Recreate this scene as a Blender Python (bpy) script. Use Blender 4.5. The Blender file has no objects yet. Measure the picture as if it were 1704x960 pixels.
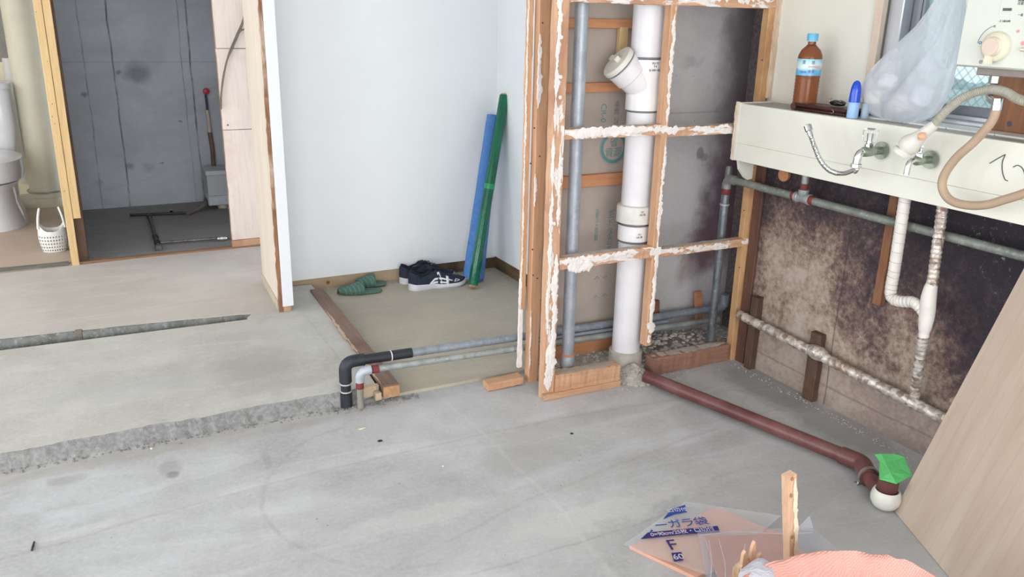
import bpy, bmesh, math, random
from mathutils import Vector, Matrix, noise
random.seed(7)
SC = bpy.context.scene
COL = SC.collection
PI = math.pi
V = Vector

# ------------------------------------------------------------------ camera
W_, H_ = 1704, 960
FPX, PITCH, ROLL, YAW = 1377.93, .315809, .0228213, .481561
CAM = V((0, 0, 1.35))
_fw = V((math.sin(YAW)*math.cos(PITCH), math.cos(YAW)*math.cos(PITCH), -math.sin(PITCH)))
_r0 = V((math.cos(YAW), -math.sin(YAW), 0)); _u0 = _r0.cross(_fw)
_R = _r0*math.cos(ROLL) + _u0*math.sin(ROLL); _U = -_r0*math.sin(ROLL) + _u0*math.cos(ROLL)
cd = bpy.data.cameras.new('camera'); cam = bpy.data.objects.new('camera', cd); COL.objects.link(cam)
m = Matrix((( _R.x,_U.x,-_fw.x,CAM.x),(_R.y,_U.y,-_fw.y,CAM.y),(_R.z,_U.z,-_fw.z,CAM.z),(0,0,0,1)))
cam.matrix_world = m
cd.sensor_width = 36; cd.lens = FPX/W_*36; cd.clip_start = .02
SC.camera = cam
# survey helpers: a sighted direction met with a known horizontal or upright plane of the room
def ray(x, y): return _fw + _R*((x-W_/2)/FPX) - _U*((y-H_/2)/FPX)
def az(x, y, z=0.): d = ray(x, y); return CAM + d*((z-CAM.z)/d.z)
def ay(x, y, Y): d = ray(x, y); return CAM + d*(Y/d.y)
def ax(x, y, X): d = ray(x, y); return CAM + d*(X/d.x)

# ------------------------------------------------------------------ world, lights, exposure
SC.view_settings.view_transform = 'Standard'; SC.view_settings.look = 'None'
SC.view_settings.exposure = 0.47; SC.view_settings.gamma = 1.0; SC.view_settings.use_curve_mapping = False
wd = bpy.data.worlds.new('sky'); SC.world = wd; wd.use_nodes = True
wd.node_tree.nodes['Background'].inputs[0].default_value = (.92, .96, 1.0, 1)
wd.node_tree.nodes['Background'].inputs[1].default_value = 1.15
def area(name, loc, rot, sx, sy, power, col=(1, 1, 1)):
    l = bpy.data.lights.new(name, 'AREA'); l.shape = 'RECTANGLE'; l.size = sx; l.size_y = sy; l.energy = power; l.color = col
    o = bpy.data.objects.new(name, l); COL.objects.link(o); o.location = loc; o.rotation_euler = rot; return o
area('daylight_rear_window', (-.4, -2.45, 1.25), (PI/2, 0, 0), 3.9, 2.1, 106, (1, .98, .95))
area('daylight_left_window', (-2.95, 1.2, 1.25), (PI/2, 0, -PI/2), 4.0, 2.1, 52, (.97, .985, 1))
area('corridor_fill_light', (-2.95, 4.55, 1.3), (PI/2, 0, -PI/2), .9, 1.6, 26, (.95, .98, 1))  # fill light added at the corridor end to brighten the closet
area('daylight_toilet_window', (-1.9, 5.6, 1.5), (PI/2, 0, -PI/2), .9, .9, 9, (1, .96, .9))

# ------------------------------------------------------------------ mesh helpers
def tag(o, label=None, cat=None, group=None, kind=None):
    if label: o['label'] = label
    if cat: o['category'] = cat
    if group: o['group'] = group
    if kind: o['kind'] = kind
    return o
def rootloc(o):
    while o.parent: o = o.parent
    return o.location.copy()
def obj(name, bm, mat, parent=None, smooth=False, base=None, sharp=None):
    """link a bmesh built in world coordinates as one object"""
    if parent is not None: off = rootloc(parent)
    elif base is not None: off = V(base)
    else: off = V((0, 0, 0))
    if off.length: bmesh.ops.translate(bm, verts=bm.verts, vec=-off)
    bmesh.ops.recalc_face_normals(bm, faces=bm.faces)
    me = bpy.data.meshes.new(name); bm.to_mesh(me); bm.free()
    for mm in (mat if isinstance(mat, (list, tuple)) else [mat]): me.materials.append(mm)
    if smooth:
        for p in me.polygons: p.use_smooth = True
        try: me.set_sharp_from_angle(angle=sharp if sharp else math.radians(40))
        except Exception: pass
    o = bpy.data.objects.new(name, me); COL.objects.link(o)
    if parent is not None: o.parent = parent
    else: o.location = off
    return o
def empty(name, loc, label, cat, group=None, kind=None):
    o = bpy.data.objects.new(name, None); COL.objects.link(o); o.location = loc; o.empty_display_size = .05
    return tag(o, label, cat, group, kind)
def frame_of(d, up=None):
    d = V(d).normalized()
    up = V(up) if up is not None else (V((0, 0, 1)) if abs(d.z) < .9 else V((0, 1, 0)))
    s = d.cross(up).normalized(); u = s.cross(d).normalized()
    return d, s, u
def box(bm, a, b, bev=0.0, mi=0):
    a, b = V(a), V(b)
    vs = [bm.verts.new((x, y, z)) for x in (a.x, b.x) for y in (a.y, b.y) for z in (a.z, b.z)]
    F = [(0,1,3,2),(4,6,7,5),(0,4,5,1),(2,3,7,6),(0,2,6,4),(1,5,7,3)]
    fs = [bm.faces.new([vs[i] for i in f]) for f in F]
    for f in fs: f.material_index = mi
    if bev > 0:
        es = {e for f in fs for e in f.edges}
        r = bmesh.ops.bevel(bm, geom=list(es), offset=bev, segments=1, affect='EDGES', profile=.5)
        for f in r['faces']: f.material_index = mi
    return vs
def B(a, b, bev=0.0):
    bm = bmesh.new(); box(bm, a, b, bev); return bm
def timber(bm, p, q, w, t, up=None, n=14, rough=.0015, seed=0, bev=.002):
    """a sawn bar from p to q, slightly uneven along its length; w along side axis, t along up axis"""
    p, q = V(p), V(q); d, s, u = frame_of(q-p, up)
    rings = []
    prof = [(-1,-1),(1,-1),(1,1),(-1,1)]
    k = bev/ (w/2); k2 = bev/(t/2)
    pr = []
    for (a, b) in prof:
        if (a*b > 0): pr += [(a, b*(1-k2)), (a*(1-k), b)]
        else: pr += [(a*(1-k), b), (a, b*(1-k2))]
    # order by angle
    pr.sort(key=lambda c: math.atan2(c[1], c[0]))
    for i in range(n+1):
        c = p.lerp(q, i/n); ring = []
        for j, (a, b) in enumerate(pr):
            nz = noise.noise(V((i*.7+seed*3.1, j*.8, seed))) * rough
            nz2 = noise.noise(V((i*.7+seed*1.7+9, j*.8+4, seed))) * rough
            ring.append(bm.verts.new(c + s*(a*w/2+nz) + u*(b*t/2+nz2)))
        rings.append(ring)
    m_ = len(pr)
    for i in range(n):
        for j in range(m_):
            bm.faces.new((rings[i][j], rings[i][(j+1) % m_], rings[i+1][(j+1) % m_], rings[i+1][j]))
    bm.faces.new(rings[0][::-1]); bm.faces.new(rings[-1])
def T(p, q, w, t, up=None, **k):
    bm = bmesh.new(); timber(bm, p, q, w, t, up, **k); return bm
def catmull(pts, n=8):
    pts = [V(p) for p in pts]
    if len(pts) < 3: return pts
    P = [pts[0]*2-pts[1]] + pts + [pts[-1]*2-pts[-2]]
    out = []
    for i in range(1, len(P)-2):
        for k in range(n):
            t = k/n; a, b, c, d = P[i-1], P[i], P[i+1], P[i+2]
            out.append(.5*((2*b)+(c-a)*t+(2*a-5*b+4*c-d)*t*t+(3*b-a-3*c+d)*t*t*t))
    out.append(pts[-1]); return out
def tube(bm, path, r, seg=16, cap=True, mi=0):
    """r: number or function of t in 0..1 ; rotation-minimising frames"""
    path = [V(p) for p in path]; N = len(path)
    rf = r if callable(r) else (lambda t: r)
    tan = [(path[min(i+1, N-1)]-path[max(i-1, 0)]).normalized() for i in range(N)]
    _, s, u = frame_of(tan[0]); rings = []
    L = [0]
    for i in range(1, N): L.append(L[-1]+(path[i]-path[i-1]).length)
    for i in range(N):
        if i:
            s = (s - tan[i]*s.dot(tan[i])).normalized(); u = s.cross(tan[i])
        rr = rf(L[i]/L[-1])
        rings.append([bm.verts.new(path[i] + s*(rr*math.cos(2*PI*k/seg)) + u*(rr*math.sin(2*PI*k/seg))) for k in range(seg)])
    for i in range(N-1):
        for k in range(seg):
            f = bm.faces.new((rings[i][k], rings[i][(k+1) % seg], rings[i+1][(k+1) % seg], rings[i+1][k])); f.material_index = mi
    if cap:
        bm.faces.new(rings[0][::-1]).material_index = mi; bm.faces.new(rings[-1]).material_index = mi
def TB(path, r, seg=16, cap=True):
    bm = bmesh.new(); tube(bm, path, r, seg, cap); return bm
def lin(p, q, n): p, q = V(p), V(q); return [p.lerp(q, i/n) for i in range(n+1)]
def bend(p, c, q, rad, n=7):
    """path p -> corner c -> q with a rounded corner"""
    p, c, q = V(p), V(c), V(q); a = c+(p-c).normalized()*rad; b = c+(q-c).normalized()*rad
    out = [p]
    for i in range(n+1):
        t = i/n; out.append(a*(1-t)**2+c*2*t*(1-t)+b*t*t)
    return out+[q]
def lathe(bm, prof, o=(0,0,0), axis=(0,0,1), seg=28, mi=0, cap=True):
    """prof: list of (radius, height) along axis"""
    o = V(o); d, s, u = frame_of(axis)
    rings = []
    for r, h in prof:
        if r < 1e-6: rings.append([bm.verts.new(o+d*h)])
        else: rings.append([bm.verts.new(o+d*h+s*(r*math.cos(2*PI*k/seg))+u*(r*math.sin(2*PI*k/seg))) for k in range(seg)])
    for a, b in zip(rings, rings[1:]):
        for k in range(seg):
            k2 = (k+1) % seg
            if len(a) == 1 and len(b) == 1: continue
            if len(a) == 1: f = bm.faces.new((a[0], b[k2], b[k]))
            elif len(b) == 1: f = bm.faces.new((a[k], a[k2], b[0]))
            else: f = bm.faces.new((a[k], a[k2], b[k2], b[k]))
            f.material_index = mi
    if cap:
        if len(rings[0]) > 1: bm.faces.new(rings[0][::-1]).material_index = mi
        if len(rings[-1]) > 1: bm.faces.new(rings[-1]).material_index = mi
def LT(prof, o=(0,0,0), axis=(0,0,1), seg=28, cap=True):
    bm = bmesh.new(); lathe(bm, prof, o, axis, seg, cap=cap); return bm
def ragged(bm, p, q, wdir, nrm, wl, wr, seed=0, n=None, thick=.003, amp=.35, freq=26.):
    """irregular crust of old filler along p->q on a surface; wl/wr half widths either side"""
    p, q, wdir, nrm = V(p), V(q), V(wdir).normalized(), V(nrm).normalized()
    L = (q-p).length; n = n or max(8, int(L/.004)); thick *= .55; amp *= 1.15; rows = []
    for i in range(n+1):
        t = i/n; c = p.lerp(q, t)
        def nz(k): return noise.noise(V((t*L*freq, seed*7.3+k*3.3, .5))) + .6*noise.noise(V((t*L*freq*3, seed+k*5.1, 2.5))) + .45*noise.noise(V((t*L*freq*8, seed+k*2.1, 6.5)))
        e = min(1, 6*t+.15, 6*(1-t)+.15)
        a = wl*(1+amp*1.6*nz(0))*e; b = wr*(1+amp*1.6*nz(1))*e
        row = []
        for k, f in enumerate((0., .18, .5, .82, 1.)):
            h = thick*(0 if k in (0, 4) else 1+.5*nz(2+k))
            row.append(bm.verts.new(c + wdir*(-a+(a+b)*f) + nrm*(h+.0003)))
        rows.append(row)
    for i in range(n):
        for k in range(4): bm.faces.new((rows[i][k], rows[i][k+1], rows[i+1][k+1], rows[i+1][k]))
def blob(bm, c, r, seed=0, sub=1, sq=(1, 1, 1), amp=.35, mi=0):
    r0 = bmesh.ops.create_icosphere(bm, subdivisions=sub, radius=1)
    for v in r0['verts']:
        n_ = 1+amp*noise.noise(v.co*1.7+V((seed*3.3, seed, -seed)))
        v.co = V((v.co.x*sq[0], v.co.y*sq[1], v.co.z*sq[2]))*r*n_ + V(c)
        for f in v.link_faces: f.material_index = mi
def poly_slab(bm, pts, z0, z1):
    lo = [bm.verts.new((p[0], p[1], z0)) for p in pts]; hi = [bm.verts.new((p[0], p[1], z1)) for p in pts]
    n = len(pts)
    bm.faces.new(lo[::-1]); bm.faces.new(hi)
    for i in range(n): bm.faces.new((lo[i], lo[(i+1) % n], hi[(i+1) % n], hi[i]))
def prism(bm, pts, n, th, mi=0):
    """closed outline pts (3-D, planar) extruded by th along n"""
    n = V(n).normalized(); lo = [bm.verts.new(V(p)) for p in pts]; hi = [bm.verts.new(V(p)+n*th) for p in pts]; k = len(pts)
    bm.faces.new(lo[::-1]).material_index = mi; bm.faces.new(hi).material_index = mi
    for i in range(k): bm.faces.new((lo[i], lo[(i+1) % k], hi[(i+1) % k], hi[i])).material_index = mi
def text(name, s, origin, right, up, size, mat, parent, align='CENTER', ext=.0003, spacing=1.0, vert=False):
    cu = bpy.data.curves.new(name, 'FONT'); cu.body = '\n'.join(s) if vert else s
    cu.size = size; cu.align_x = align; cu.align_y = 'CENTER'; cu.extrude = ext; cu.space_character = spacing
    if vert: cu.space_line = spacing
    t = bpy.data.objects.new(name, cu); COL.objects.link(t)
    dg = bpy.context.evaluated_depsgraph_get(); dg.update()
    me = bpy.data.meshes.new_from_object(t.evaluated_get(dg)); bpy.data.objects.remove(t); bpy.data.curves.remove(cu)
    r = V(right).normalized(); u = V(up); u = (u-r*u.dot(r)).normalized(); n = r.cross(u)
    M = Matrix(((r.x,u.x,n.x,origin[0]),(r.y,u.y,n.y,origin[1]),(r.z,u.z,n.z,origin[2]),(0,0,0,1)))
    me.transform(M); me.transform(Matrix.Translation(-rootloc(parent)))
    me.materials.clear(); me.materials.append(mat)
    o = bpy.data.objects.new(name, me); COL.objects.link(o); o.parent = parent; return o

# ------------------------------------------------------------------ materials
def lin1(c): c /= 255.; return c/12.92 if c <= .04045 else ((c+.055)/1.055)**2.4
def S(r, g, b): return (lin1(r), lin1(g), lin1(b), 1)
class Mt:
    def __init__(s, name):
        s.m = bpy.data.materials.new(name); s.m.use_nodes = True; s.t = s.m.node_tree; s.n = s.t.nodes; s.l = s.t.links
        s.b = s.n['Principled BSDF']; s.out = s.n['Material Output']
        s.tc = s.n.new('ShaderNodeTexCoord'); s.co = s.tc.outputs['Object']
    def set(s, k, v):
        i = s.b.inputs[k]
        if hasattr(v, 'is_linked') or isinstance(v, bpy.types.NodeSocket): s.l.new(v, i)
        else: i.default_value = v
        return s
    def plug(s, v, i):
        if isinstance(v, bpy.types.NodeSocket): s.l.new(v, i)
        else: i.default_value = v
    def map(s, scale=(1,1,1), loc=(0,0,0), rot=(0,0,0), src=None):
        n = s.n.new('ShaderNodeMapping'); s.l.new(src or s.co, n.inputs[0])
        n.inputs['Scale'].default_value = scale; n.inputs['Location'].default_value = loc; n.inputs['Rotation'].default_value = rot
        return n.outputs[0]
    def noise(s, sc, det=4, rough=.55, dist=0., src=None, col=False):
        n = s.n.new('ShaderNodeTexNoise'); s.l.new(src or s.co, n.inputs['Vector'])
        n.inputs['Scale'].default_value = sc; n.inputs['Detail'].default_value = det; n.inputs['Roughness'].default_value = rough
        n.inputs['Distortion'].default_value = dist
        return n.outputs['Color' if col else 'Fac']
    def voro(s, sc, feat='F1', src=None, out='Distance', rnd=1.):
        n = s.n.new('ShaderNodeTexVoronoi'); s.l.new(src or s.co, n.inputs['Vector']); n.feature = feat
        n.inputs['Scale'].default_value = sc; n.inputs['Randomness'].default_value = rnd
        return n.outputs[out]
    def wave(s, sc, dist=2, det=2, dsc=1., dirn='X', src=None, typ='BANDS'):
        n = s.n.new('ShaderNodeTexWave'); s.l.new(src or s.co, n.inputs['Vector']); n.wave_type = typ
        if typ == 'BANDS': n.bands_direction = dirn
        n.inputs['Scale'].default_value = sc; n.inputs['Distortion'].default_value = dist
        n.inputs['Detail'].default_value = det; n.inputs['Detail Scale'].default_value = dsc
        return n.outputs['Fac']
    def ramp(s, f, stops, interp='LINEAR'):
        n = s.n.new('ShaderNodeValToRGB'); s.plug(f, n.inputs[0]); r = n.color_ramp; r.interpolation = interp
        while len(r.elements) < len(stops): r.elements.new(.5)
        for e, (p, c) in zip(r.elements, stops):
            e.position = p; e.color = c if isinstance(c, tuple) else (c, c, c, 1)
        return n.outputs[0]
    def mix(s, f, a, b, mode='MIX'):
        n = s.n.new('ShaderNodeMix'); n.data_type = 'RGBA'; n.blend_type = mode
        s.plug(f, n.inputs[0]); s.plug(a, n.inputs[6]); s.plug(b, n.inputs[7]); return n.outputs[2]
    def math(s, op, a, b=0., c=None, clamp=False):
        n = s.n.new('ShaderNodeMath'); n.operation = op; n.use_clamp = clamp
        s.plug(a, n.inputs[0]); s.plug(b, n.inputs[1])
        if c is not None: s.plug(c, n.inputs[2])
        return n.outputs[0]
    def sep(s, src=None):
        n = s.n.new('ShaderNodeSeparateXYZ'); s.l.new(src or s.co, n.inputs[0]); return n.outputs
    def mr(s, v, a, b, c=0., d=1.):
        n = s.n.new('ShaderNodeMapRange'); s.plug(v, n.inputs[0])
        for i, k in enumerate((a, b, c, d)): n.inputs[i+1].default_value = k
        return n.outputs[0]
    def spot(s, c, r, soft=.35, wob=.0, wsc=12.):
        """soft-edged irregular ellipse mask at c with radii r"""
        src = s.co
        if wob:
            nz = s.noise(wsc, 3, .6, col=True)
            a = s.n.new('ShaderNodeVectorMath'); a.operation = 'SUBTRACT'; s.l.new(nz, a.inputs[0]); a.inputs[1].default_value = (.5, .5, .5)
            b = s.n.new('ShaderNodeVectorMath'); b.operation = 'SCALE'; s.l.new(a.outputs[0], b.inputs[0]); b.inputs['Scale'].default_value = wob
            d = s.n.new('ShaderNodeVectorMath'); d.operation = 'ADD'; s.l.new(src, d.inputs[0]); s.l.new(b.outputs[0], d.inputs[1]); src = d.outputs[0]
        n = s.n.new('ShaderNodeVectorMath'); n.operation = 'SUBTRACT'; s.l.new(src, n.inputs[0]); n.inputs[1].default_value = c
        k = s.n.new('ShaderNodeVectorMath'); k.operation = 'DIVIDE'; s.l.new(n.outputs[0], k.inputs[0]); k.inputs[1].default_value = r
        l = s.n.new('ShaderNodeVectorMath'); l.operation = 'LENGTH'; s.l.new(k.outputs[0], l.inputs[0])
        return s.mr(l.outputs['Value'], 1+soft, 1-soft)
    def bump(s, h, strength=.3, dist=.01):
        n = s.n.new('ShaderNodeBump'); s.plug(h, n.inputs['Height']); n.inputs['Strength'].default_value = strength
        n.inputs['Distance'].default_value = dist
        s.l.new(n.outputs[0], s.b.inputs['Normal']); return s
    def normal(s):
        g = s.n.new('ShaderNodeNewGeometry'); return s.sep(g.outputs['Normal'])
def flat(name, col, rough=.5, metal=0., var=.06, bump=0., sc=30., **k):
    M = Mt(name); c2 = tuple(max(0, x*(1-var*2)) for x in col[:3])+(1,)
    M.set('Base Color', M.mix(M.ramp(M.noise(sc, 4), [(.35, 0.), (.65, 1.)]), c2, col)); M.set('Roughness', rough); M.set('Metallic', metal)
    if bump: M.bump(M.noise(sc*3, 4), bump, .004)
    for a, b in k.items(): M.set(a.replace('_', ' '), b)
    return M.m
X0 = 1e9
def concrete(name, a, b, c, spots=(), lines=(), fine=1., rough=.85, wide=1.3):
    M = Mt(name)
    n1 = M.noise(wide, 5, .6, .6); n2 = M.noise(6, 6, .65); n3 = M.noise(70, 3, .6)
    st = M.noise(3.2, 5, .6, 1.2, src=M.map((.35, 1.6, 1)))
    col = M.mix(M.ramp(n1, [(.36, 0.), (.66, 1.)]), a, b)
    col = M.mix(M.math('MULTIPLY', M.ramp(st, [(.5, 0.), (.7, 1.)]), .6), col, c)
    col = M.mix(M.math('MULTIPLY', M.ramp(n2, [(.42, 0.), (.62, 1.)]), .16*fine), col, S(120, 118, 115))
    col = M.mix(M.math('MULTIPLY', M.ramp(n3, [(.4, 0.), (.75, 1.)]), .22*fine), col, S(215, 214, 210))
    sp = M.ramp(M.voro(16), [(.035, 1.), (.06, 0.)])
    sel = M.ramp(M.noise(5, 2), [(.5, 0.), (.6, 1.)])
    col = M.mix(M.math('MULTIPLY', M.math('MULTIPLY', sp, sel), .55*fine), col, S(80, 76, 72))
    for (cc, rr, k, colr, wob) in spots:
        col = M.mix(M.math('MULTIPLY', M.spot(cc, rr, .3, wob), k), col, colr)
    M.set('Base Color', col); M.set('Roughness', rough)
    h = M.math('ADD', M.math('MULTIPLY', n2, .6), M.math('MULTIPLY', n3, .25))
    h = M.math('SUBTRACT', h, M.math('MULTIPLY', sp, .3))
    M.bump(h, .35, .006*fine)
    return M
def wood(name, a, b, dark=None, axis='Z', rough=.7, sc=1., putty=0., knots=True, pcol=S(234, 227, 223)):
    """grain runs along axis; putty 0..1 = how much old filler sticks to the face towards -Y"""
    M = Mt(name)
    st = {'Z': (14, 14, 1.0), 'X': (1.0, 14, 14), 'Y': (14, 1.0, 14)}[axis]
    mp = M.map(tuple(x*sc for x in st))
    g = M.noise(2.2, 6, .6, 1.2, src=mp); g2 = M.noise(11, 4, .7, .4, src=mp)
    col = M.mix(M.ramp(g, [(.32, 0.), (.68, 1.)]), a, b)
    col = M.mix(M.math('MULTIPLY', M.ramp(g2, [(.5, 0.), (.8, 1.)]), .35), col, tuple(x*.45 for x in a[:3])+(1,))
    if dark is not None:
        col = M.mix(M.ramp(M.noise(3.1, 5, .6, .8), [(.48, 0.), (.68, 1.)]), col, dark)
    if knots:
        kn = M.ramp(M.voro(5.5), [(.035, 1.), (.075, 0.)]); col = M.mix(M.math('MULTIPLY', kn, .8), col, S(92, 52, 28))
    h = M.math('MULTIPLY', g2, .4)
    if putty > 0:
        pn = M.noise(9, 7, .68, .9, src=M.map({'Z': (1.5, 1, .55), 'X': (.5, 1, 1.5), 'Y': (1, .5, 1.5)}[axis], loc=(3.1, 0, 1.7)))
        t = .66-.34*putty
        mk = M.ramp(pn, [(t, 0.), (t+.02, 1.)])
        ny = M.normal()[1]; fr = M.mr(ny, -.3, -.7)
        mk = M.math('MULTIPLY', mk, fr)
        col = M.mix(mk, col, M.mix(M.noise(60, 3), pcol, tuple(x*.82 for x in pcol[:3])+(1,)))
        h = M.math('ADD', h, M.math('MULTIPLY', mk, 1.2))
    M.set('Base Color', col); M.set('Roughness', rough); M.bump(h, .45, .004)
    return M.m
# concrete surfaces
GRY = S(150, 148, 150)
m_floor_m = concrete('floor_concrete', S(163, 163, 166), S(186, 187, 190), S(202, 203, 208),
    spots=[(az(110, 800), (.05, .028, .1), .55, GRY, .06), (az(282, 778), (.03, .06, .1), .6, GRY, .06), (az(286, 790), (.018, .02, .1), .5, S(105, 103, 105), .04),
           (az(445, 765), (.012, .06, .1), .5, GRY, .05), (az(700, 860), (.25, .05, .1), .3, S(206, 206, 205), .15),
           (az(1010, 850), (.3, .05, .1), .35, S(208, 208, 206), .2), (az(870, 760), (.15, .10, .1), .3, S(160, 158, 156), .15),
           (az(960, 700), (.35, .05, .1), .3, S(155, 150, 145), .1),
           (az(1275, 640), (.13, .22, .1), .62, S(124, 122, 122), .10), (az(1400, 712), (.11, .28, .1), .62, S(122, 119, 117), .10), (az(300, 740), (.9, .05, .1), .35, S(150, 140, 128), .1), (az(1380, 860), (.3, .35, .1), .3, S(140, 140, 138), .1)])
# long faint scratches / trowel arcs on the floor
def scratch_ring(M, col, c, r, w, k, colr, ymin=-X0, ymax=X0, xmin=-X0, xmax=X0):
    x, y, z = M.sep(); nz = M.math('MULTIPLY', M.math('SUBTRACT', M.noise(3, 3), .5), .05)
    dx = M.math('SUBTRACT', x, c[0]); dy = M.math('SUBTRACT', y, c[1])
    d = M.math('SQRT', M.math('ADD', M.math('POWER', M.math('ABSOLUTE', dx), 2.), M.math('POWER', M.math('ABSOLUTE', dy), 2.)))
    d = M.math('ADD', d, nz); e = M.math('ABSOLUTE', M.math('SUBTRACT', d, r))
    mk = M.mr(e, w, w*.3)
    for s_, lo, hi in ((x, xmin, xmax), (y, ymin, ymax)):
        if lo > -X0: mk = M.math('MULTIPLY', mk, M.math('GREATER_THAN', s_, lo))
        if hi < X0: mk = M.math('MULTIPLY', mk, M.math('LESS_THAN', s_, hi))
    mk = M.math('MULTIPLY', mk, M.ramp(M.noise(14, 4, .7), [(.35, .1), (.6, 1.)]))
    return M.mix(M.math('MULTIPLY', mk, k), col, colr)
M = m_floor_m; col = M.b.inputs['Base Color'].links[0].from_socket
pa = az(440, 850); 
col = scratch_ring(M, col, (pa.x+.42, pa.y-.02), .42, .011, .26, S(130, 126, 120), xmax=pa.x+.36)
col = scratch_ring(M, col, (1.0, -28.1), 28.1+1.62, .006, .28, S(128, 120, 112), xmin=.55, xmax=1.5)
col = scratch_ring(M, col, (.9, -6.2), 6.2+2.28, .010, .26, S(135, 126, 118))
col = scratch_ring(M, col, (2.4, -4.2), 4.2+2.0, .010, .24, S(138, 130, 122))
col = scratch_ring(M, col, (-6., 2.0), 7.1, .012, .35, S(206, 204, 202))
x, y, z = M.sep()
M.set('Base Color', col); m_floor = M.m
m_slab = concrete('hall_concrete', S(174, 171, 164), S(188, 187, 183), S(196, 195, 192),
    spots=[(az(430, 610, .05), (.16, .16, .1), .5, S(150, 148, 142), .2), (az(230, 640, .05), (.3, .1, .1), .3, S(170, 172, 176), .2), (az(480, 640, .05), (.2, .05, .1), .35, S(150, 148, 145), .15)]).m
m_slab2 = concrete('corridor_concrete', S(180, 173, 168), S(192, 187, 182), S(202, 195, 186), fine=.6).m
m_alc = concrete('alcove_concrete', S(166, 158, 144), S(180, 172, 156), S(188, 182, 168), fine=.6).m
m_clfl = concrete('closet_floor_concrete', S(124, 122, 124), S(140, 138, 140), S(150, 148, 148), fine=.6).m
m_toi = flat('toilet_floor_sheet', S(196, 176, 160), .6, var=.05, sc=3)
# broken step edge
M = concrete('broken_concrete', S(122, 122, 124), S(150, 150, 152), S(168, 167, 165), fine=1.5); M.bump(M.noise(60, 6, .7), .9, .012); m_broken = M.m
# closet back wall: shuttering seams, dark patches
def closet_wall():
    M = concrete('closet_wall_concrete', S(172, 178, 187), S(192, 200, 211), S(158, 164, 172), fine=.4)
    col = M.b.inputs['Base Color'].links[0].from_socket
    x, y, z = M.sep()
    wob = M.math('MULTIPLY', M.math('SUBTRACT', M.noise(2.5, 5, .6), .5), .035)
    xx = M.math('ADD', x, wob); hs = []
    for px, py, w, k in ((150, 180, .006, .55), (197, 180, .007, .9), (305, 120, .005, .6), (322, 150, .007, .9)):
        p = ay(px, py, 6.25)
        mk = M.mr(M.math('ABSOLUTE', M.math('SUBTRACT', xx, p.x)), w, w*.3)
        mk = M.math('MULTIPLY', mk, M.ramp(M.noise(9, 5, .7), [(.34, .15), (.6, 1.)]))
        col = M.mix(M.math('MULTIPLY', mk, k), col, S(84, 90, 98)); hs.append(mk)
    pz = ay(230, 103, 6.25).z
    mk = M.mr(M.math('ABSOLUTE', M.math('SUBTRACT', z, pz)), .005, .001); col = M.mix(M.math('MULTIPLY', mk, .3), col, S(96, 100, 108))
    for px, py, r, k in ((229, 122, .055, .5), (248, 278, .028, .28), (140, 158, .012, .5), (197, 121, .012, .5), (216, 277, .018, .5), (268, 272, .008, .6), (300, 203, .008, .6), (165, 304, .018, .3)):
        c = ay(px, py, 6.25); col = M.mix(M.math('MULTIPLY', M.spot(c, (r*1.3, .4, r*1.1), .5, .05, 20), k), col, S(66, 68, 76))
    # dusty lower area, darker grimy skirting line
    col = M.mix(M.math('MULTIPLY', M.math('MULTIPLY', M.mr(z, .55, .1), M.noise(4, 4)), .55), col, S(158, 166, 176))
    M.set('Base Color', col); h = M.math('MULTIPLY', hs[1], -1.); M.bump(M.math('ADD', M.noise(30, 5), M.math('MULTIPLY', M.math('ADD', hs[1], hs[3]), -1.5)), .5, .008)
    return M.m
m_clwall = closet_wall()
def cavity_wall():
    M = concrete('cavity_wall_concrete', S(168, 164, 168), S(184, 181, 184), S(156, 152, 156), fine=.6)
    col = M.b.inputs['Base Color'].links[0].from_socket
    Y = 2.74
    def sp(px, py, rx, rz, k, c, wob=.06, soft=.5): 
        nonlocal col
        col = M.mix(M.math('MULTIPLY', M.spot(ay(px, py, Y), (rx, .5, rz), soft, wob, 14), k), col, c)
    sp(1250, 90, .14, .40, .85, S(84, 76, 82), .1); sp(1225, 250, .12, .22, .75, S(96, 78, 88), .12)
    sp(1200, 380, .13, .13, .9, S(100, 70, 84), .14); sp(1165, 420, .085, .09, .85, S(104, 74, 82), .14); sp(1210, 320, .12, .14, .85, S(86, 66, 80), .16); sp(1140, 455, .05, .05, .7, S(116, 84, 88), .1)
    sp(1165, 255, .018, .028, .75, S(112, 110, 116), .02, .2); sp(1172, 262, .02, .018, .6, S(112, 110, 116), .02, .2)
    sp(1150, 105, .05, .02, .4, S(130, 124, 130), .1); sp(1215, 45, .04, .03, .6, S(110, 104, 110), .1)
    sp(1205, 540, .12, .10, .6, S(150, 136, 120), .1); sp(1135, 500, .08, .16, .4, S(196, 194, 196), .1)
    dots = M.ramp(M.voro(34), [(.05, 1.), (.1, 0.)]); sel = M.ramp(M.noise(7, 3), [(.5, 0.), (.62, 1.)])
    col = M.mix(M.math('MULTIPLY', M.math('MULTIPLY', dots, sel), .75), col, S(84, 78, 86))
    zz = ay(1160, 187, Y).z; x, y, z = M.sep()
    col = M.mix(M.math('MULTIPLY', M.mr(M.math('ABSOLUTE', M.math('SUBTRACT', z, zz)), .004, .001), .45), col, S(140, 120, 128))
    M.set('Base Color', col); return M.m
m_cav = cavity_wall()
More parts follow.
